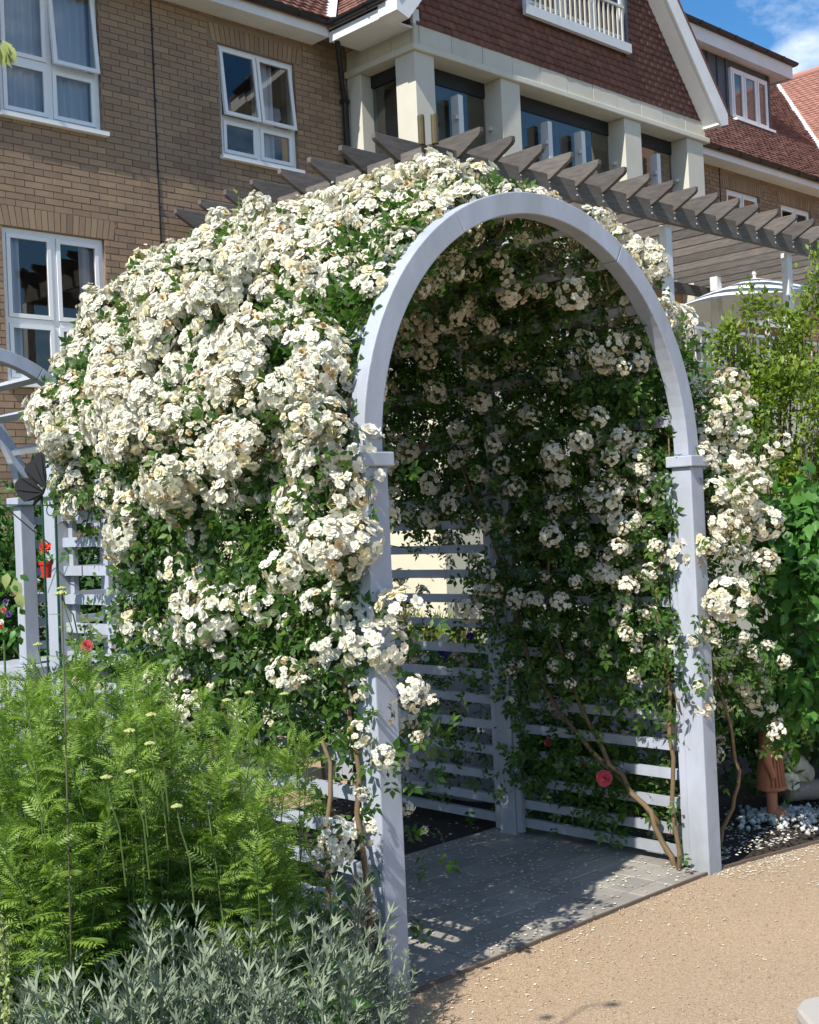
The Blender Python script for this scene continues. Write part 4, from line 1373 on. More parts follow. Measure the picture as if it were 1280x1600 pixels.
        if len(rest):
            Vs, Fs, Ms = [], [], []
            n = 0
            for i in rest:
                v, f, mm, _ = TRUSS[var[i]]
                R = np.array((Vector(N[i]).to_track_quat('Z', 'Y') @ Quaternion((0, 0, 1), spin[i])).to_matrix())
                Vs.append((v * sc[i]) @ R.T + P[i] - base); Fs.append(f + n); Ms.append(mm); n += len(v)
            o = link('blossoms', mesh_arrays('blossoms', np.concatenate(Vs), np.concatenate(Fs), TRUSS_MATS, np.concatenate(Ms)), h)
            tag(o, kind='stuff')
    return P, N, S
FP, FN, FS = rose_flowers()

# leaves round every spray so that no cluster floats
def spray_leaves():
    low = np.nonzero(FP[:, 2] < 1.3)[0]
    sel = np.concatenate([rng.integers(0, len(FP), 4200), rng.choice(low, 1500), rng.choice(np.nonzero((FP[:, 0] > XR + 0.05) & (FP[:, 2] < 2.3))[0], 1100)])
    P = FP[sel] - FN[sel] * rng.uniform(0.05, 0.16, (len(sel), 1)) + rng.normal(0, 0.05, (len(sel), 3))
    keep = P[:, 2] > 0.1
    P, sel = P[keep], sel[keep]
    up = unit(FN[sel] + rng.normal(0, 0.5, P.shape))
    dr = rng.normal(0, 1, P.shape) + np.array([0, 0, -0.2])
    size = rng.uniform(0.055, 0.10, len(P))
    for h, m in ((rose_l, FS[sel] < S_MID), (rose_r, FS[sel] >= S_MID)):
        scatter('spray_leaves', ROSE_T, ROSE_F, P[m], dr[m], up[m], size[m], 'rose_leaf', h)
spray_leaves()

def canes():
    # main stems as the photo shows them, each its own part
    def cane(h, pts, r0, r1=0.006):
        pts = [np.array(p, float) for p in pts]
        fine = []
        for a, b in zip(pts[:-1], pts[1:]):
            for t in np.linspace(0, 1, 5)[:-1]:
                fine.append(a + (b - a) * t + rng.normal(0, 0.006, 3))
        fine.append(pts[-1])
        MB().tube(fine, np.linspace(r0, r1, len(fine)), 7).build('cane', 'cane', h, smooth=True)
    cane(rose_l, [(2.70, 3.10, -0.02), (2.72, 3.12, 0.4), (2.76, 3.2, 0.9), (2.80, 3.4, 1.5), (2.84, 3.8, 2.1)], 0.012)
    cane(rose_l, [(2.66, 3.16, -0.02), (2.62, 3.2, 0.35), (2.74, 3.3, 0.8), (2.80, 3.6, 1.3), (2.84, 4.0, 1.9)], 0.010)
    cane(rose_l, [(3.02, 3.45, -0.02), (3.08, 3.42, 0.25), (3.12, 3.5, 0.6), (3.02, 3.6, 0.95), (2.9, 3.7, 1.5)], 0.010)
    cane(rose_l, [(2.98, 3.42, -0.02), (3.0, 3.5, 0.3), (2.93, 3.55, 0.6), (2.9, 3.7, 1.2)], 0.011)
    cane(rose_l, [(2.70, 4.1, -0.02), (2.66, 4.0, 0.5), (2.74, 3.9, 1.0), (2.80, 3.8, 1.5)], 0.012)
    cane(rose_l, [(2.72, 4.5, -0.02), (2.68, 4.3, 0.6), (2.76, 4.2, 1.1), (2.8, 4.3, 1.7)], 0.011)
    cane(rose_r, [(4.70, 3.28, -0.02), (4.69, 3.40, 0.25), (4.69, 3.72, 0.5), (4.66, 4.05, 0.85), (4.7, 4.2, 1.3), (4.6, 4.4, 1.9)], 0.014, 0.007)
    cane(rose_r, [(4.69, 3.36, 0.2), (4.67, 3.6, 0.45), (4.66, 3.8, 0.8), (4.66, 3.9, 1.2), (4.68, 3.9, 1.8)], 0.014)
    cane(rose_r, [(4.67, 3.24, -0.02), (4.66, 3.25, 0.4), (4.69, 3.26, 0.8), (4.68, 3.3, 1.3), (4.66, 3.4, 1.9)], 0.012)
    cane(rose_r, [(4.94, 3.25, -0.02), (5.02, 3.20, 0.18), (5.06, 3.16, 0.38), (4.98, 3.14, 0.62), (4.9, 3.2, 1.0), (4.92, 3.3, 1.6)], 0.011)
    # fine twigs
    for h, lo, hi in ((rose_l, 0.9, S_MID), (rose_r, S_MID, S_TOT - 0.8)):
        mb = MB()
        s, y = sample(260, leaf_density, s0=lo, s1=hi)
        for i in range(len(s)):
            d0 = rng.uniform(-0.12, 0.03)
            n = 5
            ds, dy = rng.normal(0, 0.22), rng.normal(0, 0.25)
            tt = np.linspace(0, 1, n)
            S_, Y_ = np.clip(s[i] + ds * tt, 0.2, S_TOT - 0.2), y[i] + dy * tt
            P, N = place(S_, np.clip(Y_, HY[0] + 0.06, HY[2] + 0.1), d0 + (thick(S_[:1], Y_[:1])[0] * 0.8 - d0) * tt ** 1.5)
            mb.tube(list(P + rng.normal(0, 0.008, P.shape)), np.linspace(0.005, 0.002, n), 3, cap=False)
        tag(mb.build('twigs', 'cane', h), kind='stuff')
canes()

# one tall shoot standing up from the roof
mb = MB()
p0 = at(372, 345, 6.0)
mb.tube([p0 - (0, 0, 0.15), p0 + (0.0, 0, 0.0), p0 + (0.01, 0, 0.12)], [0.004, 0.003, 0.002], 4)
mb.build('shoot', 'green_stem', rose_l)
pp = np.array([p0 + (0, 0, t) for t in np.linspace(-0.05, 0.13, 9)])
scatter('shoot_leaves', LEAF_T, LEAF_F, pp, rng.normal(0, 1, (9, 3)) + np.array([0, 0, 0.6]), rng.normal(0, 0.3, (9, 3)) + np.array([-0.3, -0.5, 1]), np.full(9, 0.045), 'lime_leaf', rose_l)

# ------------------------------------------------------------------ shrubs and trees
def clumps(ells, n_clump, per, spread, shell_bias=0.6):
    """leaf positions gathered in clumps inside a set of ellipsoids"""
    C, W = [], []
    w = np.array([e[1][0] * e[1][1] * e[1][2] for e in ells]) ** 0.7
    w = w / w.sum()
    for _ in range(n_clump):
        c, r = ells[rng.choice(len(ells), p=w)]
        d = unit(rng.normal(size=3))
        rad = rng.uniform(0.25, 1.0) ** (1 - shell_bias * 0.7)
        C.append(np.array(c) + d * rad * np.array(r)); W.append(d)
    C, W = np.array(C), np.array(W)
    k = rng.integers(int(per * 0.5), int(per * 1.5) + 1, n_clump)
    P = np.repeat(C, k, 0) + rng.normal(0, 1, (k.sum(), 3)) * spread
    return C, P, np.repeat(W, k, 0)

def woody(root, base, C, n_main, r0, mat='trunk', limbs=26, name='trunk'):
    base = np.array(base, float)
    for i in range(n_main):
        tgt = C[rng.integers(len(C))]
        mid = base + (tgt - base) * 0.5 + np.array([0, 0, 0.12]) + rng.normal(0, 0.05, 3)
        b = base + np.array([rng.normal(0, 0.03), rng.normal(0, 0.03), -0.03])
        MB().tube([b, b + (mid - b) * 0.5 + rng.normal(0, 0.015, 3), mid, mid + (tgt - mid) * 0.6 + rng.normal(0, 0.02, 3), tgt], [r0, r0 * 0.8, r0 * 0.55, r0 * 0.3, r0 * 0.12], 7).build(name, mat, root, smooth=True)
    mb = MB()
    for i in range(limbs):
        tgt = C[rng.integers(len(C))]
        st = base + (tgt - base) * rng.uniform(0.35, 0.7) + rng.normal(0, 0.04, 3)
        mid = (st + tgt) / 2 + rng.normal(0, 0.03, 3)
        mb.tube([st, mid, tgt], [r0 * 0.3, r0 * 0.22, r0 * 0.1], 4, cap=False)
    tag(mb.build('twigs', mat, root), kind='stuff')

def shrub(name, base, ells, label, cat, mat, T, F, n_clump, per, spread, size, up=0.5, droop=0.0, n_main=5, r0=0.02, group=None, part='crown', limbs=26):
    t = thing(name, base, label, cat, group)
    C, P, Wd = clumps(ells, n_clump, per, spread)
    keep = P[:, 2] > 0.03
    P, Wd = P[keep], Wd[keep]
    dr = Wd * 0.8 + rng.normal(0, 0.7, P.shape) + np.array([0, 0, up])
    ups = rng.normal(0, 0.4, P.shape) + Wd * 0.4 + np.array([-0.2, -0.2, 0.9])
    dr[:, 2] -= droop
    sz = rng.uniform(size[0], size[1], len(P))
    scatter(part, T, F, P, dr, ups, sz, mat, t)
    woody(t, base, C, n_main, r0, limbs=limbs)
    return t

def P3(x, y, z):
    return tuple(at(x, y, z))

# lime green small tree behind the right of the arch
lt = at(1215, 900, 7.2)
lb = (lt[0], lt[1], 0.0)
shrub('small_tree', lb, [(P3(1235, 650, 7.2), (0.36, 0.36, 0.42)), (P3(1150, 560, 7.1), (0.13, 0.13, 0.15)), (P3(1185, 480, 7.1), (0.08, 0.08, 0.16)), (P3(1265, 520, 7.3), (0.16, 0.2, 0.22)),
                           (P3(1130, 525, 7.0), (0.07, 0.07, 0.06)), (P3(1240, 760, 7.2), (0.34, 0.34, 0.22)), (P3(1190, 620, 7.1), (0.2, 0.2, 0.16)), (P3(1290, 450, 7.3), (0.12, 0.12, 0.2))],
      'small yellow green leaved tree in front of the terrace, right of the arch', 'tree', 'lime_leaf', LEAF_T * np.array([1, 0.85, 1]), LEAF_F, 430, 22, 0.038, (0.032, 0.056), up=0.5, n_main=7, r0=0.016, limbs=60)
# broad leaved green shrub below it
db = at(1345, 1180, 6.9)
shrub('dogwood_shrub', (db[0], db[1], 0.0), [(P3(1262, 900, 6.2), (0.26, 0.26, 0.30)), (P3(1250, 1060, 6.2), (0.24, 0.24, 0.22)), (P3(1290, 800, 6.4), (0.28, 0.28, 0.2)), (P3(1222, 830, 6.3), (0.1, 0.12, 0.12))],
      'bushy shrub with pointed mid green leaves above the statue', 'shrub', 'dogwood_leaf', WIDE_T, WIDE_F, 150, 12, 0.07, (0.065, 0.105), up=-0.1, droop=0.5, n_main=6, r0=0.018)
# dense dark shrub that closes the view under it
sb = at(1240, 1120, 7.0)
shrub('evergreen_shrub', (sb[0], sb[1], 0.0), [(P3(1235, 1080, 7.0), (0.5, 0.4, 0.45)), (P3(1300, 1000, 7.2), (0.5, 0.4, 0.6)), (P3(1160, 1120, 7.0), (0.25, 0.25, 0.3))],
      'dark shrub in the shade behind the terracotta statue', 'shrub', 'hedge_leaf', LEAF_T, LEAF_F, 220, 18, 0.08, (0.05, 0.08), up=0.2, n_main=4, r0=0.02)
# hedge left behind the trellis
shrub('laurel_hedge', (3.05, 7.0, 0), [((2.75, 6.85, 1.1), (0.45, 0.30, 0.95)), ((3.5, 6.8, 1.1), (0.55, 0.30, 0.92)), ((2.2, 6.9, 1.0), (0.45, 0.3, 0.9)), ((4.3, 6.95, 0.9), (0.5, 0.25, 0.7))],
      'leafy green hedge behind the white trellis, below the brick wall', 'hedge', 'hedge_leaf', LEAF_T * np.array([1, 0.8, 1]), LEAF_F, 950, 20, 0.07, (0.055, 0.09), up=0.5, n_main=6, r0=0.02)

# pink rose bush inside the rails
rb = thing('rose_bush', (4.98, 3.95, 0), 'low rose bush with a coral pink bloom behind the bottom rails', 'rose bush')
C, P, Wd = clumps([((4.86, 3.85, 0.36), (0.20, 0.30, 0.18)), ((4.84, 4.1, 0.45), (0.18, 0.22, 0.14)), ((4.85, 3.6, 0.3), (0.16, 0.2, 0.16))], 130, 9, 0.05)
scatter('foliage', ROSE_T, ROSE_F, P, rng.normal(0, 1, P.shape) + Wd, rng.normal(0, 0.4, P.shape) + np.array([-0.4, -0.3, 0.8]), rng.uniform(0.07, 0.11, len(P)), 'rose_leaf', rb)
woody(rb, (4.98, 3.95, 0), C, 5, 0.008, 'cane', 14, 'stem')
def big_bloom(parent, c, r, nrm, mat, name='bloom', layers=6, seed=3):
    lr = np.random.default_rng(seed)
    nrm = unit(np.array(nrm, float)); u = unit(np.cross(nrm, [0.2, 0.3, 0.9])); w = np.cross(nrm, u)
    Vs, Fs = [], []
    n = 0
    for L in range(layers):
        f = L / max(1, layers - 1)
        sc = 1.0 - 0.62 * f
        tilt = 0.15 + 1.25 * f
        for k in range(6):
            an = 6.283 * (k + 0.5 * (L % 2) + lr.uniform(-0.12, 0.12)) / 6 + 0.3 * L
            d = math.cos(an) * u + math.sin(an) * w
            sd = np.cross(nrm, d)
            ax = d * math.cos(tilt) + nrm * math.sin(tilt)
            up = np.cross(ax, sd)
            s = r * sc * lr.uniform(0.92, 1.06)
            Vs.append(np.array(c) - np.array(parent.org) + s * (PET[:, :1] * ax + PET[:, 1:2] * 1.25 * sd + PET[:, 2:] * up) + nrm * r * 0.25 * f)
            Fs.append(PETF + n); n += 6
    return link(name, mesh_arrays(name, np.concatenate(Vs), np.concatenate(Fs), [mat], smooth=False), parent)
TOCAM = np.array([-0.69, -0.72, 0.25])
big_bloom(rb, at(944, 1216, 5.75), 0.040, TOCAM, 'petal_pink')
big_bloom(rb, at(857, 1160, 6.2), 0.022, TOCAM, 'petal_pink', seed=4)
big_bloom(rb, at(915, 1196, 6.0), 0.020, TOCAM, 'petal_pink', seed=5)
big_bloom(rb, at(1044, 1298, 5.7), 0.022, TOCAM, 'petal_pink', seed=6)

# ------------------------------------------------------------------ raised planters
def boarded(root, p0, p1, z0, z1, out, mat, bw=0.10):
    """vertical boards from p0 to p1, each a part"""
    p0, p1, out = np.array(p0, float), np.array(p1, float), np.array(out, float)
    L = np.linalg.norm(p1 - p0); t = (p1 - p0) / L
    n = max(1, int(round(L / bw)))
    w = L / n
    for i in range(n):
        a = p0 + t * (i * w + 0.002)
        MB().frame_box((a[0], a[1], z0), (*(t * (w - 0.004)), 0), (*(-out * 0.02), 0), (0, 0, z1 - z0)).build('board', mat, root)

pla = thing('raised_planter', (5.15, 4.45, 0), 'lavender grey boarded planter with purple petunias behind the right rails', 'planter')
boarded(pla, (5.15, 4.45), (6.3, 4.45), 0.0, 0.62, (0, -1), 'planter_paint')
boarded(pla, (5.15, 6.3), (5.15, 4.45), 0.0, 0.62, (-1, 0), 'planter_paint')
MB().box(5.13, 4.43, 0.621, 6.32, 4.47, 0.76).build('top_board', 'arch_paint', pla, bevel=0.004)
MB().box(5.13, 4.471, 0.621, 5.17, 6.32, 0.76).build('top_board', 'arch_paint', pla, bevel=0.004)
MB().box(5.171, 4.471, 0.05, 6.30, 6.30, 0.70).build('soil_fill', 'soil', pla)
pet = thing('petunia', (5.4, 5.2, 0.70), 'purple and white petunias filling the raised planter', 'flowers')
C, P, Wd = clumps([((5.42, 5.3, 0.80), (0.2, 0.75, 0.10)), ((5.7, 4.75, 0.80), (0.45, 0.2, 0.10))], 120, 9, 0.045)
P = P[P[:, 2] > 0.69]
scatter('foliage', LEAF_T, LEAF_F, P, rng.normal(0, 1, P.shape) + np.array([0, 0, 0.5]), rng.normal(0, 0.4, P.shape) + np.array([-0.2, -0.3, 0.9]), rng.uniform(0.04, 0.065, len(P)), 'hedge_leaf', pet)
for i in range(44):
    c = C[rng.integers(len(C))] + rng.normal(0, 0.04, 3)
    c[2] = max(c[2], 0.76) + 0.03
    big_bloom(pet, c, rng.uniform(0.024, 0.032), TOCAM + rng.normal(0, 0.3, 3), 'petal_purple' if rng.uniform() < 0.68 else 'petal_white', layers=2, seed=200 + i)

pl2 = thing('raised_planter', (2.2, 6.1, 0), 'white boarded raised planter carrying the trellis beyond the far arch post', 'planter')
boarded(pl2, (3.0, 6.05), (4.35, 6.05), 0.0, 0.90, (0, -1), 'arch_paint', 0.12)
boarded(pl2, (3.0, 6.5), (3.0, 6.05), 0.0, 0.90, (-1, 0), 'arch_paint', 0.12)
boarded(pl2, (4.35, 6.05), (4.35, 6.5), 0.0, 0.90, (1, 0), 'arch_paint', 0.12)
MB().box(2.98, 5.99, 0.901, 4.40, 6.52, 0.955).build('ledge', 'arch_paint', pl2, bevel=0.004)
tf = thing('trellis_fence', (2.5, 6.18, 0.956), 'white slatted trellis fence standing on the raised planter', 'trellis')
for x in (3.10, 3.60, 4.25):
    p = MB().box(x - 0.04, 6.14, 0.957, x + 0.04, 6.22, 1.79).build('post', 'arch_paint', tf, bevel=0.004)
    MB().box(x - 0.065, 6.115, 1.791, x + 0.065, 6.245, 1.835).build('cap', 'arch_paint', p, bevel=0.004)
for a, b in ((3.10, 3.60), (3.60, 4.25)):
    for z in (1.05, 1.17, 1.30, 1.44, 1.58, 1.71):
        MB().box(a + 0.041, 6.165, z - 0.021, b - 0.041, 6.195, z + 0.021).build('rail', 'arch_paint', tf)
pl3 = thing('low_planter', (6.2, 7.5, 0), 'low pale boarded planter by the gravel path behind the arch', 'planter')
boarded(pl3, (6.0, 7.5), (7.9, 7.5), 0.0, 0.32, (0, -1), 'arch_paint', 0.11)
boarded(pl3, (6.0, 8.1), (6.0, 7.5), 0.0, 0.32, (-1, 0), 'arch_paint', 0.11)
MB().box(6.021, 7.521, 0.02, 7.9, 8.1, 0.28).build('soil_fill', 'soil', pl3)

# straw coloured grasses and low shrubs in front of the cream wall
gr = thing('ornamental_grass', (7.2, 7.75, 0.28), 'straw and lime coloured grasses in the low planter by the cream wall', 'grass clump')
n = 900
b = np.stack([rng.uniform(6.1, 7.9, n), rng.uniform(7.55, 8.05, n), np.full(n, 0.27)], 1)
scatter('blades', NARROW_T * np.array([1, 0.32, 1]), LEAF_F, b, rng.normal(0, 0.28, (n, 3)) + np.array([0, 0, 1.0]), rng.normal(0, 1, (n, 3)), rng.uniform(0.3, 0.62, n), 'grass_leaf', gr)
shrub('lime_shrub', (7.0, 6.9, 0), [((7.0, 6.9, 0.45), (0.25, 0.25, 0.4)), ((7.3, 6.7, 0.4), (0.2, 0.2, 0.35)), ((6.7, 7.1, 0.6), (0.2, 0.2, 0.5))], 'yellowish bedding shrub seen through the back of the arch', 'shrub', 'lime_leaf', LEAF_T, LEAF_F, 120, 12, 0.05, (0.035, 0.06), n_main=4, r0=0.012)

# ------------------------------------------------------------------ foreground perennials on the left
def perennial(name, base, spots, label, group, heights, heads):
    t = thing(name, base, label, 'perennial', group)
    mb = MB()
    LP, LD, LU, LS = [], [], [], []
    for (x, y, h) in spots:
        lean = rng.normal(0, 0.10, 2)
        pts = []
        for k in range(7):
            f = k / 6
            pts.append((x + lean[0] * h * f * f, y + lean[1] * h * f * f, h * f))
        mb.tube(pts, np.linspace(0.0035, 0.0015, 7), 4, cap=False)
        nl = int(h * 72)
        for k in range(nl):
            f = rng.uniform(0.25, 1.0)
            i = min(5, int(f * 6)); ff = f * 6 - i
            p = np.array(pts[i]) * (1 - ff) + np.array(pts[i + 1]) * ff
            an = k * 2.4 + rng.uniform(-0.4, 0.4)
            el = 0.15 + 0.9 * f ** 2 + rng.normal(0, 0.18)
            LP.append(p); LD.append((math.cos(an) * math.cos(el), math.sin(an) * math.cos(el), math.sin(el)))
            LU.append((rng.normal(0, 0.55), rng.normal(0, 0.55), 1.0)); LS.append(rng.uniform(0.055, 0.105) * (1.1 - 0.35 * f))
    tag(mb.build('stems', 'green_stem', t), kind='stuff')
    scatter('foliage', FERN_T, FERN_F, np.array(LP), np.array(LD), np.array(LU), np.array(LS), 'fern_leaf', t)
    for (x, y, z) in heads:
        flower_head(t, x, y, z)
    return t

def flower_head(t, x, y, z, r=0.0125, stem=0.12, mat='yarrow_head'):
    hp = thing_part = MB()
    hp.tube([(x + 0.05, y + 0.02, z - stem * 2.2), (x + 0.028, y, z - stem), (x + 0.006, y, z - stem * 0.4), (x, y, z)], [0.002, 0.002, 0.0017, 0.0015], 5)
    hp.build('flower_stem', 'green_stem', t)
    V, F = [], []
    lr = np.random.default_rng(int(abs(x * 1000 + y * 77)) % 9999)
    pos = []
    for k in range(26):
        a = k * 2.4; q = math.sqrt(k / 26) * r
        pos.append((x + q * math.cos(a), y + q * math.sin(a), z + 0.008 - 0.35 * q))
    pos = np.array(pos)
    scatter('flower_head', np.array([(-0.5, -0.5, 0), (0.5, -0.5, 0), (0.5, 0.5, 0), (-0.5, 0.5, 0), (-0.4, -0.4, 0.5), (0.4, -0.4, 0.5), (0.4, 0.4, 0.5), (-0.4, 0.4, 0.5)]),
            np.array([(3, 2, 1, 0), (4, 5, 6, 7), (0, 1, 5, 4), (1, 2, 6, 5), (2, 3, 7, 6), (3, 0, 4, 7)]), pos, lr.normal(0, 1, (26, 3)), lr.normal(0, 0.2, (26, 3)) + np.array([0, 0, 1]), np.full(26, r * 0.5), mat, t, kind=None)

def zone(px0, px1, z0, z1, h0, h1, n):
    out = []
    for _ in range(n):
        p = at(rng.uniform(px0, px1), 900, rng.uniform(z0, z1))
        out.append((p[0], p[1], rng.uniform(h0, h1)))
    return out
def mid(spots):
    a = np.array(spots)
    return (float(a[:, 0].mean()), float(a[:, 1].mean()), 0.0)
FG = 'feathery perennials in the foreground bed'
s1 = zone(-90, 110, 3.1, 3.9, 0.80, 1.26, 50)
perennial('feathery_perennial', mid(s1), s1, 'feathery green perennial clump at the photo\'s left edge, below the white trellis', FG, None,
          [tuple(at(97, 922, 3.6)), tuple(at(60, 1010, 3.5))])
s2 = zone(90, 230, 3.2, 4.0, 0.80, 1.28, 50)
perennial('feathery_perennial', mid(s2), s2, 'feathery green perennial clump with pale yellow button flowers below the far arch post', FG, None,
          [tuple(at(167, 1218, 2.92)), tuple(at(205, 1209, 2.95)), tuple(at(235, 1165, 3.0)), tuple(at(203, 1145, 3.02))])
s3 = zone(215, 350, 3.3, 4.0, 0.72, 1.20, 38)
perennial('feathery_perennial', mid(s3), s3, 'feathery green perennial clump in front of the leafy flank of the rose', FG, None,
          [tuple(at(237, 1120, 3.02)), tuple(at(277, 1263, 2.95))])
s4 = zone(330, 450, 3.4, 3.95, 0.62, 0.98, 24)
perennial('feathery_perennial', mid(s4), s4, 'thinner feathery perennial beside the canes at the foot of the arch', FG, None,
          [tuple(at(445, 1087, 3.6)), tuple(at(355, 1097, 3.6)), tuple(at(390, 1085, 3.65))])
# one dark wiry stalk stands above them
st = thing('seed_stalk', tuple(np.array([1, 1, 0]) * at(100, 1300, 3.05)), 'single dark wiry flower stalk rising above the feathery perennials', 'flower stalk')
bx, by = st.org[0], st.org[1]
tp = at(97, 930, 3.05)
MB().tube([(bx, by, 0), (bx + 0.004, by, 0.5), (tp[0], tp[1], tp[2])], [0.0035, 0.003, 0.002], 6).build('stem', 'dark_stem', st, smooth=True)
flower_head(st, tp[0], tp[1], tp[2], 0.014, 0.05)
zz = np.linspace(0.55, tp[2] - 0.05, 26)
lp = np.stack([np.interp(zz, [0, tp[2]], [bx, tp[0]]), np.interp(zz, [0, tp[2]], [by, tp[1]]), zz], 1)
scatter('foliage', FERN_T, FERN_F, lp, np.stack([np.cos(np.arange(26) * 2.4), np.sin(np.arange(26) * 2.4), np.full(26, 0.5)], 1), np.tile([0, 0, 1.0], (26, 1)), np.linspace(0.13, 0.045, 26), 'fern_leaf', st)

# silver artemisia ---------------------------------------------------------
_sp = []
ART_V, ART_F = [], []
_n = 0
_lr = np.random.default_rng(5)
for k in range(38):
    f = k / 37
    z = 0.12 + 0.88 * f
    an = k * 2.4
    el = 0.25 + 0.85 * f
    L = (0.20 - 0.06 * f) * _lr.uniform(0.85, 1.15)
    ax = np.array([math.cos(an) * math.cos(el), math.sin(an) * math.cos(el), math.sin(el)])
    sd = np.array([-math.sin(an), math.cos(an), 0])
    o = np.array([0, 0, z])
    dn = np.array([0, 0, -1.0])
    for (da, s) in ((0, 1.0), (0.45, 0.55), (-0.45, 0.55)):
        a2 = ax * math.cos(da) + sd * math.sin(da)
        s2_ = np.cross(a2, unit(np.cross(ax, sd)))
        o2 = o if da == 0 else o + ax * L * 0.35
        l2 = L * s
        ART_V += [o2, o2 + a2 * l2 * 0.5 + s2_ * 0.0062, o2 + a2 * l2 + dn * l2 * 0.12, o2 + a2 * l2 * 0.5 - s2_ * 0.0062]
        ART_F.append((_n, _n + 3, _n + 2, _n + 1)); _n += 4
for k in range(3):
    a0, a1 = 2.094 * k, 2.094 * (k + 1)
    ART_V += [np.array([0.010 * math.cos(a0), 0.010 * math.sin(a0), 0]), np.array([0.010 * math.cos(a1), 0.010 * math.sin(a1), 0]), np.array([0.006 * math.cos(a1), 0.006 * math.sin(a1), 1.0]), np.array([0.006 * math.cos(a0), 0.006 * math.sin(a0), 1.0])]
    ART_F.append((_n, _n + 1, _n + 2, _n + 3)); _n += 4
ART_V = np.array(ART_V)[:, [2, 0, 1]]            # grow along +x
ART_F = np.array(ART_F)

def artemisia(px0, px1, z0, z1, h0, h1, n, label):
    pts = []
    for _ in range(n):
        p = at(rng.uniform(px0, px1), 900, rng.uniform(z0, z1))
        pts.append((p[0], p[1], 0.0))
    P = np.array(pts)
    c = P.mean(0)
    t = thing('artemisia', (float(c[0]), float(c[1]), 0.0), label, 'silver plant', 'silver artemisia mounds along the path')
    out = unit(P - c + 1e-6)
    dr = np.stack([out[:, 0] * 0.15, out[:, 1] * 0.15, np.ones(n)], 1) + rng.normal(0, 0.17, (n, 3))
    scatter('foliage', ART_V, ART_F, P, dr, rng.normal(0, 1, (n, 3)), rng.uniform(h0, h1, n), 'silver_leaf', t)
artemisia(-30, 190, 2.75, 3.3, 0.34, 0.58, 95, 'silver leaved artemisia mound in the bottom left corner of the photo')
artemisia(170, 350, 2.9, 3.55, 0.34, 0.62, 110, 'tall silver leaved artemisia mound in front of the feathery perennials')
artemisia(330, 500, 3.0, 3.75, 0.30, 0.57, 110, 'silver leaved artemisia mound between the perennials and the rose canes')
artemisia(470, 590, 3.3, 3.85, 0.20, 0.34, 70, 'low silver leaved artemisia mound spilling round the foot of the left front post')
# darker filler leaves under the mass, so that no bare soil shows through
fl = thing('ground_cover', (1.7, 2.9, 0), 'low dark green leaves under the perennials and artemisia', 'ground cover')
n = 2600
pp = np.array([at(rng.uniform(-120, 520), 900, rng.uniform(2.9, 4.3)) for _ in range(n)]); pp[:, 2] = rng.uniform(0.05, 0.42, n)
scatter('foliage', LEAF_T, LEAF_F, pp, rng.normal(0, 1, (n, 3)) + np.array([0, 0, 0.3]), rng.normal(0, 0.5, (n, 3)) + np.array([0, 0, 1]), rng.uniform(0.04, 0.08, n), 'hedge_leaf', fl)
fl.o['kind'] = 'stuff'
# bright maple-like leaves low by the canes
ll = thing('seedling', tuple(np.array([1, 1, 0]) * at(450, 1380, 3.85)), 'small bright green leafy seedling in front of the rose canes', 'seedling')
n = 26
pp = np.array([at(rng.uniform(425, 480), rng.uniform(1350, 1400), 3.85 + rng.normal(0, 0.05)) for _ in range(n)])
scatter('foliage', WIDE_T, WIDE_F, pp, rng.normal(0, 1, (n, 3)), rng.normal(0, 0.3, (n, 3)) + np.array([-0.4, -0.4, 0.8]), rng.uniform(0.04, 0.07, n), 'lime_leaf', ll)
MB().tube([ll.org, tuple(np.array(ll.org) + (0.01, 0, 0.25)), tuple(at(452, 1370, 3.85))], [0.004, 0.003, 0.002], 5).build('stem', 'green_stem', ll)

# drooping pale spike at the bottom left edge
ds = thing('drooping_spike', tuple(np.array([1, 1, 0]) * at(0, 1500, 2.6)), 'pale yellow drooping catkin like flower spike in the bottom left corner', 'flower spike')
c0 = [at(-40, 1600, 2.62), at(-30, 1470, 2.6), at(-6, 1425, 2.6), at(3, 1450, 2.6), at(8, 1500, 2.6), at(12, 1560, 2.6), at(9, 1595, 2.6)]
MB().tube([(c0[0][0], c0[0][1], 0)] + c0, [0.006, 0.005, 0.004, 0.004, 0.004, 0.004, 0.003, 0.002], 6).build('stem', 'green_stem', ds, smooth=True)
n = 420
tt = rng.uniform(2, 6, n)
i0 = np.minimum(tt.astype(int), 5)
A = np.array(c0)
pp = A[i0] + (A[i0 + 1] - A[i0]) * (tt - i0)[:, None] + rng.normal(0, 0.004, (n, 3))
scatter('flower_spike', LEAF_T, LEAF_F, pp, rng.normal(0, 1, (n, 3)) + np.array([0, 0, -0.6]), rng.normal(0, 1, (n, 3)), rng.uniform(0.008, 0.015, n), 'pale_leaf', ds, kind=None)

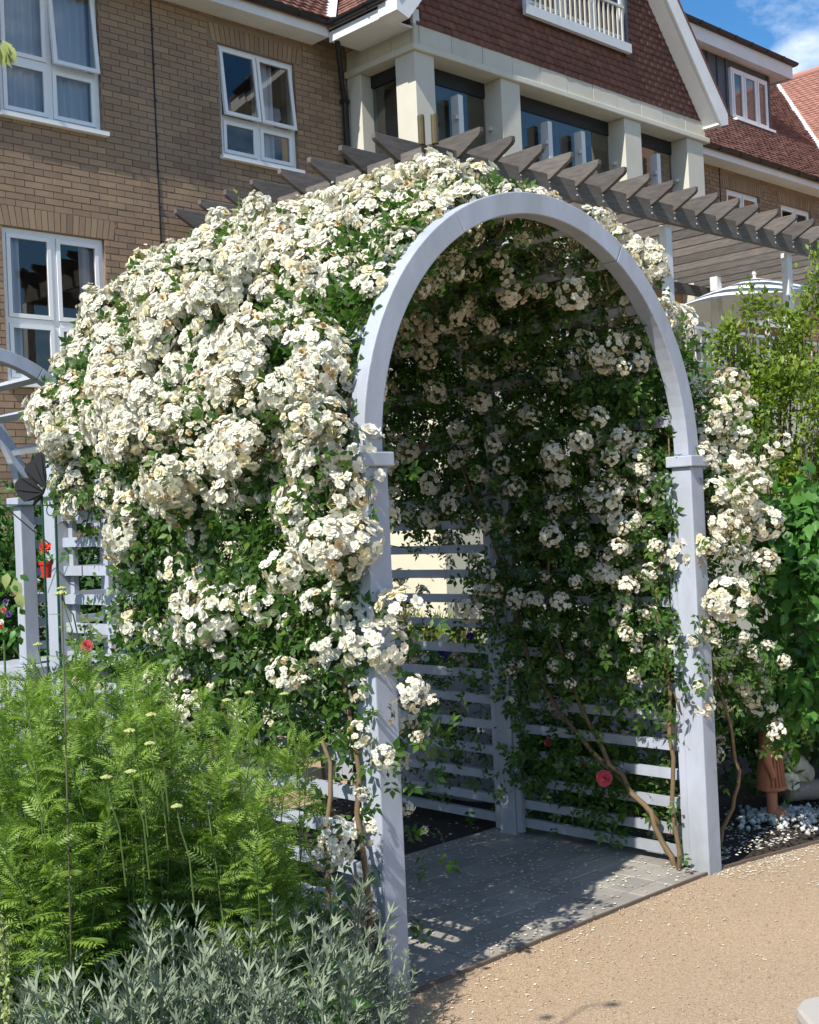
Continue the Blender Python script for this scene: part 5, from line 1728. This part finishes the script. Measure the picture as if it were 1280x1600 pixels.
# pale leaves of a tall plant reaching in at the top left edge
tl = thing('tall_plant', tuple(np.array([1, 1, 0]) * at(-45, 800, 2.25)), 'pale drooping leaf tip of a tall plant at the top left edge of the photo', 'plant')
e = at(-20, 62, 2.2); r = at(2, 64, 2.2)
MB().tube([(tl.org[0], tl.org[1], 0), (tl.org[0] + 0.015, tl.org[1] + 0.01, 1.2), tuple(at(-55, 120, 2.22)), tuple(e), tuple(r)], [0.008, 0.007, 0.004, 0.003, 0.002], 6).build('stem', 'green_stem', tl, smooth=True)
pp = np.array([at(a, b, 2.2) for a, b in ((4, 62), (-4, 64), (8, 66), (2, 70), (12, 70), (-12, 74), (6, 74))])
scatter('leaf', WIDE_T * np.array([1, 0.75, 1]), WIDE_F, pp, np.array([(0.3, -0.3, -0.9), (-0.2, 0.2, -0.9), (0.1, -0.1, -1.0), (0, 0, -1), (0.25, -0.3, -0.8), (-0.3, 0.1, -0.7), (0.1, -0.2, -0.9)]),
        rng.normal(0, 0.4, (7, 3)) + TOCAM, np.array([0.045, 0.05, 0.04, 0.042, 0.035, 0.04, 0.04]), 'pale_leaf', tl, kind=None)
n = 60
zt = rng.uniform(0.15, 2.3, n)
pp = np.stack([np.full(n, tl.org[0] + 0.01), np.full(n, tl.org[1] + 0.01), zt], 1) + rng.normal(0, 0.004, (n, 3))
an = np.arange(n) * 2.4
ok = (np.cos(an) * CR[0] + np.sin(an) * CR[1]) < 0.25
scatter('stem_leaves', WIDE_T * np.array([1, 0.7, 1]), WIDE_F, pp[ok], np.stack([np.cos(an), np.sin(an), np.full(n, 0.2)], 1)[ok], (rng.normal(0, 0.2, (n, 3)) + np.array([0, 0, 1]))[ok], rng.uniform(0.05, 0.09, n)[ok], 'pale_leaf', tl)
# large pale leaf plant further down the left edge
lf = thing('bedding_plant', tuple(np.array([1, 1, 0]) * at(5, 1000, 5.4)), 'bedding plant with red, blue and pink flowers at the left edge by the trellis', 'flowers')
pp = np.array([at(rng.uniform(-50, 32), rng.uniform(890, 1010), 5.4 + rng.normal(0, 0.06)) for _ in range(70)])
scatter('foliage', WIDE_T, WIDE_F, pp, rng.normal(0, 0.5, (70, 3)) + np.array([0, 0, -0.5]), rng.normal(0, 0.4, (70, 3)) + TOCAM, rng.uniform(0.03, 0.055, 70), 'dogwood_leaf', lf)
pp = np.array([at(x, y, 5.35) for x, y in ((22, 905), (30, 925), (12, 895))])
scatter('leaf', WIDE_T, WIDE_F, pp, np.array([(0.2, -0.1, -0.9), (0.1, 0, -1), (-0.2, 0, -0.8)]), np.tile(TOCAM, (3, 1)), np.array([0.09, 0.08, 0.07]), 'pale_leaf', lf, kind=None)
for (x, y, m_) in ((6, 953, 'petal_pink'), (14, 960, 'petal_purple'), (2, 972, 'petal_white'), (1, 978, 'petal_red'), (9, 940, 'petal_purple')):
    big_bloom(lf, at(x, y, 5.3), 0.012, TOCAM, m_, layers=3, seed=int(x * 7 + y))
MB().tube([lf.org, tuple(np.array(lf.org) + (0, 0, 0.5)), tuple(at(5, 960, 5.4))], [0.01, 0.008, 0.004], 6).build('stem', 'green_stem', lf)

# pink rose at the foot of the left trellis
pr = thing('rose_bush', tuple(np.array([1, 1, 0]) * at(140, 1100, 4.4)), 'small rose with one pink bloom in front of the raised planter', 'rose bush')
big_bloom(pr, at(136, 1010, 4.4), 0.024, TOCAM, 'petal_pink', seed=9)
MB().tube([pr.org, tuple(np.array(pr.org) + (0.02, 0, 0.7)), tuple(at(136, 1012, 4.4))], [0.006, 0.005, 0.003], 6).build('stem', 'cane', pr)
pp = np.array([at(rng.uniform(105, 190), rng.uniform(1005, 1090), 4.4 + rng.normal(0, 0.06)) for _ in range(40)])
scatter('foliage', ROSE_T, ROSE_F, pp, rng.normal(0, 1, (40, 3)), rng.normal(0, 0.4, (40, 3)) + np.array([-0.3, -0.3, 0.9]), rng.uniform(0.06, 0.1, 40), 'rose_leaf', pr)
for _i, (x, y) in enumerate(((120, 1065), (150, 1072))):
    big_bloom(pr, at(x, y, 4.35), 0.018, TOCAM, 'petal_cream', seed=30 + _i)

# ------------------------------------------------------------------ ornaments
# black butterfly on a stake
bf = thing('butterfly_ornament', tuple(np.array([1, 1, 0]) * at(66, 900, 5.12)), 'black metal butterfly ornament perched by the far left arch post', 'garden ornament')
def wing(pts, zc, name):
    P = [at(x, y, zc) for x, y in pts]
    c = np.mean(P, 0)
    nrm = unit(np.cross(P[1] - P[0], P[2] - P[0]))
    mb = MB()
    mb.prism(P, nrm * 0.004)
    w = mb.build(name, 'black_metal', bf)
    for k in range(2, len(P) - 1, 2):
        MB().tube([P[0] - FWD * 0.002, (P[0] * 0.4 + P[k] * 0.6) - FWD * 0.004, P[k] * 0.92 + P[0] * 0.08 - FWD * 0.002], 0.0022, 4).build('wing_vein', 'black_plastic', w)
wing([(71, 765), (46, 748), (38, 735), (40, 726), (52, 718), (57, 708), (64, 706), (70, 711), (71, 725), (73, 745)], 5.12, 'wing')
wing([(69, 770), (55, 781), (38, 784), (28, 775), (23, 765), (24, 754), (31, 746), (43, 747), (53, 752), (66, 766)], 5.10, 'wing')
a, b = at(72, 758, 5.11), at(52, 790, 5.11)
MB().tube([a, (a * 2 + b) / 3, (a + 2 * b) / 3, b], [0.004, 0.012, 0.011, 0.004], 8).build('body', 'black_metal', bf, smooth=True)
MB().tube([(bf.org[0], bf.org[1], 0.0), tuple(at(66, 775, 5.12))], 0.005, 6).build('stake', 'green_enamel', bf)
for x in (78, 82):
    MB().tube([a, at(x - 2, 748, 5.11), at(x, 742, 5.11)], 0.0012, 4).build('antenna', 'black_metal', bf)
# hook with a small red pot
hk = thing('hanging_hook', tuple(np.array([1, 1, 0]) * at(86, 900, 5.5)), 'dark green metal hook and brace holding the small red flower pot', 'plant hook')
MB().tube([(hk.org[0], hk.org[1], 0), tuple(at(86, 775, 5.5))], 0.006, 8).build('stake', 'green_enamel', hk)
MB().tube([at(86, 790, 5.5), at(50, 789, 5.5), at(0, 789, 5.48), at(-40, 789, 5.46)], 0.003, 6).build('arm', 'green_enamel', hk)
MB().tube([at(-30, 770, 5.48), at(8, 792, 5.5), at(60, 836, 5.5), at(78, 850, 5.5)], 0.003, 6).build('brace', 'black_metal', hk)
sc_ = [at(80 + 7 * math.cos(t), 797 + 9 * math.sin(t), 5.49) for t in np.linspace(0, 5.2, 14)]
MB().tube(sc_, 0.0025, 5).build('scroll', 'green_enamel', hk)
pc = at(73, 903, 5.5)
fp = thing('flower_pot', tuple(pc), 'small bright red flower pot hanging beside the far left arch post', 'flower pot')
MB().lathe([(0.019, 0), (0.027, 0.058), (0.031, 0.058), (0.032, 0.074), (0.027, 0.074), (0.026, 0.064)], tuple(pc), 18).build('pot', 'red_plastic', fp, smooth=False)
MB().tube([pc + (0.028, 0, 0.07), pc + (0.0, 0, 0.17), pc + (-0.028, 0, 0.07)], 0.0012, 4).build('wire', 'black_metal', fp)
ge = thing('geranium', tuple(pc + (0, 0, 0.064)), 'red flowered geranium growing in the small red pot', 'potted plant')
pp = pc + np.array([0, 0, 0.085]) + rng.normal(0, 0.022, (34, 3))
scatter('foliage', WIDE_T, WIDE_F, pp, rng.normal(0, 1, (34, 3)), rng.normal(0, 0.5, (34, 3)) + np.array([0, 0, 1]), np.full(34, 0.026), 'dogwood_leaf', ge)
for k in range(7):
    big_bloom(ge, pc + np.array([0, 0, 0.135]) + rng.normal(0, 0.010, 3), 0.013, TOCAM + rng.normal(0, 0.4, 3), 'petal_red', layers=2, seed=50 + k)
# orange drop
od = at(136, 792, 6.2)
dr = thing('glass_drop', tuple(od), 'small orange teardrop ornament hanging above the trellis rail', 'garden ornament')
MB().lathe([(0.002, 0.030), (0.009, 0.02), (0.0135, 0.0), (0.012, -0.02), (0.005, -0.032)], tuple(od), 14).build('drop', 'orange_glaze', dr, smooth=True)
MB().tube([od + (0, 0, 0.029), od + (0, 0, 0.09)], 0.001, 4).build('wire', 'black_metal', dr)

# terracotta statue of a robed child, seen from its side --------------------------------
sp = at(1208, 1283, 6.30)
SB = np.array([sp[0], sp[1], 0.055])
stt = thing('statue', tuple(SB), 'terracotta statue of a robed standing figure with a satchel strap, beside the right front post', 'statue')
FWs = unit(CR * np.array([1, 1, 0]) * 0.92 - FWD * np.array([1, 1, 0]) * 0.38)      # the way it faces
SDs = np.array([FWs[1], -FWs[0], 0])                                                 # its right hand side (towards the viewer)
if SDs @ (EYE - SB) < 0:
    SDs = -SDs
def S3(f, s, z):
    return SB + FWs * f + SDs * s + np.array([0, 0, z])
def loft(mb, rings, n=18):
    vs, fs = [], []
    for (f, s, z, rf, rs) in rings:
        for k in range(n):
            a = 2 * math.pi * k / n
            vs.append(S3(f + rf * math.cos(a), s + rs * math.sin(a), z))
    for i in range(len(rings) - 1):
        for k in range(n):
            k2 = (k + 1) % n
            fs.append((i * n + k, i * n + k2, (i + 1) * n + k2, (i + 1) * n + k))
    fs += [tuple(range(n - 1, -1, -1)), tuple((len(rings) - 1) * n + k for k in range(n))]
    mb.add(vs, fs)
mb = MB()
loft(mb, [(0.0, 0, 0.128, 0.070, 0.068), (0.0, 0, 0.133, 0.078, 0.074), (0.0, 0, 0.20, 0.070, 0.066), (0.0, 0, 0.29, 0.060, 0.060), (0.002, 0, 0.36, 0.054, 0.064),
          (0.0, 0, 0.41, 0.050, 0.066), (-0.002, 0, 0.437, 0.040, 0.058), (0.0, 0, 0.452, 0.026, 0.032), (0.004, 0, 0.475, 0.022, 0.024)])
for s in (-0.028, 0.028):
    loft(mb, [(0.0, s, 0.0, 0.026, 0.022), (0.0, s, 0.05, 0.024, 0.021), (0.0, s, 0.14, 0.027, 0.024)], 12)
    loft(mb, [(0.030, s, -0.018, 0.058, 0.024), (0.030, s, 0.004, 0.058, 0.024), (0.026, s, 0.022, 0.044, 0.020), (0.014, s, 0.036, 0.026, 0.016)], 12)
for s in (-1, 1):
    mb.tube([S3(-0.002, s * 0.058, 0.425), S3(-0.010, s * 0.080, 0.36), S3(-0.006, s * 0.080, 0.29), S3(0.012, s * 0.076, 0.235)], [0.026, 0.027, 0.024, 0.019], 10)
    loft(mb, [(0.018, s * 0.075, 0.195, 0.010, 0.008), (0.018, s * 0.075, 0.215, 0.018, 0.013), (0.014, s * 0.075, 0.238, 0.016, 0.013)], 10)
loft(mb, [(0.010, 0, 0.462, 0.018, 0.018), (0.012, 0, 0.480, 0.036, 0.032), (0.008, 0, 0.505, 0.042, 0.038), (0.004, 0, 0.53, 0.040, 0.037), (0.0, 0, 0.552, 0.024, 0.024), (0.0, 0, 0.558, 0.008, 0.008)], 16)
loft(mb, [(0.050, 0, 0.498, 0.010, 0.007), (0.052, 0, 0.507, 0.008, 0.006), (0.046, 0, 0.518, 0.006, 0.005)], 8)
body = mb.build('figure', 'statue_clay', stt, smooth=True)
rm = body.o.modifiers.new('remesh', 'REMESH'); rm.mode = 'VOXEL'; rm.voxel_size = 0.005
rm.use_smooth_shade = True
sm = body.o.modifiers.new('smooth', 'SMOOTH'); sm.factor = 0.5; sm.iterations = 3
strap = [S3(0.050 * math.cos(t) , 0.066 * math.sin(t), z) for t, z in zip(np.linspace(2.2, -0.9, 12), np.concatenate([np.linspace(0.44, 0.30, 8), np.linspace(0.27, 0.24, 4)]))]
MB().tube(strap, 0.006, 6).build('satchel_strap', 'statue_clay', stt, smooth=True)
for k in range(5):
    t = 0.35 + 0.26 * k
    MB().tube([S3(0.052 * math.cos(t), 0.066 * math.sin(t), 0.41), S3(0.060 * math.cos(t), 0.064 * math.sin(t), 0.30), S3(0.077 * math.cos(t), 0.073 * math.sin(t), 0.15)], [0.003, 0.004, 0.005], 5).build('robe_fold', 'statue_clay', stt, smooth=True)
for s in (-1, 1):
    MB().lathe([(0.001, -0.004), (0.004, 0), (0.001, 0.004)], tuple(S3(0.045, s * 0.016, 0.512)), 8).build('eye', 'statue_clay', stt)
MB().tube([S3(0.047, -0.010, 0.487), S3(0.050, 0, 0.485), S3(0.047, 0.010, 0.487)], 0.0025, 5).build('mouth', 'statue_clay', stt)
# rough white chippings round its feet
ch = thing('stone_chips', (float(SB[0]), float(SB[1]), 0.0), 'pale bluish white stone chippings heaped round the statue\'s feet', 'chippings')
n = 300
an = rng.uniform(0, 6.28, n); q = np.abs(rng.normal(0, 0.10, n)) + 0.03
cc = np.where(rng.uniform(size=(n, 1)) < 0.5, SB[None, :2], (SB + CR * 0.12)[None, :2])
pp = np.stack([cc[:, 0] + q * np.cos(an) * 1.2, cc[:, 1] + q * np.sin(an), 0.03 + 0.04 * np.exp(-q * 9) + rng.uniform(0, 0.012, n)], 1)
CUBE_T = np.array([(-0.5, -0.4, -0.3), (0.5, -0.35, -0.35), (0.45, 0.5, -0.3), (-0.4, 0.45, -0.35), (-0.35, -0.3, 0.35), (0.4, -0.3, 0.3), (0.3, 0.4, 0.4), (-0.4, 0.3, 0.3)])
CUBE_F = np.array([(3, 2, 1, 0), (4, 5, 6, 7), (0, 1, 5, 4), (1, 2, 6, 5), (2, 3, 7, 6), (3, 0, 4, 7)])
scatter('chips', CUBE_T, CUBE_F, pp, rng.normal(0, 1, (n, 3)), rng.normal(0, 1, (n, 3)), rng.uniform(0.012, 0.034, n), 'stone_chip', ch)
ch.o['kind'] = 'stuff'
# pale carved stone ornament on a log, with a white peony in front
sc0 = at(1246, 1190, 6.55)
so = thing('stone_ornament', (float(sc0[0]), float(sc0[1]), 0.1), 'weathered pale stone carving of a curled shape resting on the log behind the statue', 'garden ornament')
mb = MB()
def blob(c, r, n=14):
    prof = [(max(0.001, r[0] * math.sin(math.pi * k / 10)), -r[2] * math.cos(math.pi * k / 10)) for k in range(11)]
    mb.lathe(prof, c, n, sy=r[1] / r[0])
for (x, y, z, r) in ((1228, 1166, 6.5, (0.042, 0.042, 0.045)), (1236, 1188, 6.52, (0.05, 0.05, 0.06)), (1247, 1200, 6.55, (0.065, 0.06, 0.07)), (1258, 1208, 6.57, (0.055, 0.05, 0.055)), (1226, 1190, 6.5, (0.032, 0.04, 0.045)), (1240, 1215, 6.55, (0.07, 0.06, 0.04))):
    blob(tuple(at(x, y, z)), r)
sob = mb.build('carving', 'pale_stone', so, smooth=True)
r_ = sob.o.modifiers.new('remesh', 'REMESH'); r_.mode = 'VOXEL'; r_.voxel_size = 0.008; r_.use_smooth_shade = True
lg = at(1262, 1232, 6.55)
lo = thing('log', (float(lg[0]), float(lg[1]), 0.0), 'grey weathered log lying in the bed under the stone ornament', 'log')
l0, l1 = at(1228, 1243, 6.5), at(1330, 1218, 6.8)
pts = [l0 + (l1 - l0) * t + np.array([0, 0, 0.008 * math.sin(t * 9)]) for t in np.linspace(0, 1, 9)]
for p in pts:
    p[2] = max(p[2], 0.05)
MB().tube(pts, [0.035, 0.046, 0.05, 0.055, 0.055, 0.06, 0.058, 0.06, 0.055], 12).build('trunk', 'log_bark', lo, smooth=True)
pe = thing('peony', tuple(at(1236, 1245, 6.4)), 'single white double peony flower between the statue and the log', 'flower')
big_bloom(pe, at(1236, 1222, 6.38), 0.048, TOCAM + np.array([0, 0, 0.3]), 'petal_white', layers=7, seed=77)
q = at(1236, 1222, 6.38)
MB().tube([(q[0] + 0.03, q[1] + 0.05, 0.0), (q[0] + 0.02, q[1] + 0.03, 0.1), tuple(q)], [0.004, 0.004, 0.003], 6).build('stem', 'green_stem', pe)
pp = q + rng.normal(0, 0.05, (22, 3)) + np.array([0.01, 0.02, 0.02])
scatter('foliage', NARROW_T, LEAF_F, pp, rng.normal(0, 1, (22, 3)), rng.normal(0, 0.5, (22, 3)) + np.array([0, 0, 1]), rng.uniform(0.05, 0.08, 22), 'rose_leaf', pe)

# beige stool whose corner shows at the bottom right --------------------------------
stool_top = 0.42
d_ = (EYE[2] - stool_top)
ray = FWD * FPX + CR * (1251 - 640) + CU * (800 - 1583)
t_ = (stool_top - EYE[2]) / ray[2]
k0 = EYE + ray * t_
st_c = k0 + _r0 * 0.20 - _f0 * 0.06
stl = thing('stool', (float(st_c[0]), float(st_c[1]), 0.0), 'smooth beige plastic stool cut off at the bottom right corner', 'stool')
def rrect(hx, hy, r, n=6):
    out = []
    for (cx, cy, a0) in ((hx - r, hy - r, 0), (-hx + r, hy - r, 90), (-hx + r, -hy + r, 180), (hx - r, -hy + r, 270)):
        for k in range(n + 1):
            a = math.radians(a0 + 90 * k / n)
            out.append((cx + r * math.cos(a), cy + r * math.sin(a)))
    return out
mb = MB()
lay = [(0.0, 0.94), (0.006, 0.985), (0.02, 1.0), (0.035, 0.985), (0.042, 0.95)]
rings = []
for (dz, s) in lay:
    rings.append([(st_c + _r0 * (x * s) + _f0 * (y * s))[:2].tolist() + [stool_top - 0.042 + dz] for x, y in rrect(0.2, 0.16, 0.07)])
nn = len(rings[0])
vs = [p for r in rings for p in r]
fs = [(i * nn + k, i * nn + (k + 1) % nn, (i + 1) * nn + (k + 1) % nn, (i + 1) * nn + k) for i in range(len(lay) - 1) for k in range(nn)]
fs += [tuple(range(nn - 1, -1, -1)), tuple((len(lay) - 1) * nn + k for k in range(nn))]
mb.add(vs, fs)
mb.build('seat', 'beige_plastic', stl)
for sx in (-1, 1):
    for sy in (-1, 1):
        a_ = st_c + _r0 * (0.15 * sx) + _f0 * (0.11 * sy); b_ = st_c + _r0 * (0.17 * sx) + _f0 * (0.13 * sy)
        MB().tube([(b_[0], b_[1], 0.005), (a_[0], a_[1], stool_top - 0.03)], [0.018, 0.024], 10).build('leg', 'beige_plastic', stl, smooth=True)

# ------------------------------------------------------------------ fallen petals
PETAL_T = np.array([(-0.5, -0.4, 0.0), (0.5, -0.35, 0.06), (0.45, 0.4, 0.0), (-0.4, 0.45, 0.10)])
PETAL_F = np.array([(0, 1, 2, 3)])
def petals(name, pts, label, sz=(0.007, 0.014)):
    n = len(pts)
    h = scatter(name, PETAL_T, PETAL_F, pts, rng.normal(0, 1, (n, 3)) * np.array([1, 1, 0.08]), rng.normal(0, 0.12, (n, 3)) + np.array([0, 0, 1.0]), rng.uniform(sz[0], sz[1], n), 'fallen_petal')
    tag(h, label=label, cat='petals', kind='stuff')
n = 1100
pp = np.stack([rng.uniform(2.88, 4.72, n), 3.14 + np.abs(rng.uniform(0, 1.26, n)), np.full(n, 0.0185)], 1)
n2 = 420
pq = np.stack([rng.uniform(2.88, 4.72, n2), rng.uniform(4.45, 5.6, n2), np.full(n2, 0.02)], 1)
petals('fallen_petals', np.concatenate([pp, pq]), 'pale petals scattered over the paving inside the arch')
n = 500
u = rng.uniform(0, 1, n)
x = 2.8 + 3.6 * u
y = np.interp(x, [2.8, 4.8, 5.47, 6.4], [3.10, 3.10, 2.98, 2.74]) - np.abs(rng.normal(0, 0.55, n)) * rng.uniform(0.05, 1, n)
n3 = 500
x3 = rng.uniform(4.7, 6.0, n3)
y3 = np.interp(x3, [4.7, 5.47, 6.4], [3.11, 2.98, 2.74]) - np.abs(rng.normal(0, 0.10, n3))
pp = np.stack([np.concatenate([x, x3]), np.concatenate([y, y3]), np.full(n + n3, 0.008)], 1)
petals('path_petals', pp, 'pale petals scattered over the tan path', (0.005, 0.012))
n = 900
x = rng.uniform(4.82, 6.4, n)
y = np.interp(x, [4.8, 5.47, 6.4], [3.12, 3.02, 2.9]) + np.abs(rng.normal(0, 0.28, n))
petals('bed_petals', np.stack([x, y, np.full(n, 0.042)], 1), 'white petals lying on the dark mulch by the statue', (0.008, 0.016))

# loose stones that have worked free of the path surface
n = 2600
x = rng.uniform(2.8, 6.6, n)
y = np.interp(x, [2.8, 4.8, 5.47, 6.4], [3.10, 3.11, 2.99, 2.76]) - np.abs(rng.normal(0, 0.9, n)) * rng.uniform(0.0, 1, n) + 0.02
surf('loose_stone', [(0.34, 0.25, 0.17), (0.50, 0.39, 0.27)], 30, 0.8, piece=[(0.6, 0.6, 0.6), (1.25, 1.22, 1.15)])
h = scatter('loose_gravel', CUBE_T, CUBE_F, np.stack([x, y, np.full(n, 0.006)], 1), rng.normal(0, 1, (n, 3)), rng.normal(0, 1, (n, 3)), rng.uniform(0.003, 0.008, n), 'loose_stone')
tag(h, label='loose grit lying on the tan path', cat='gravel', kind='stuff')
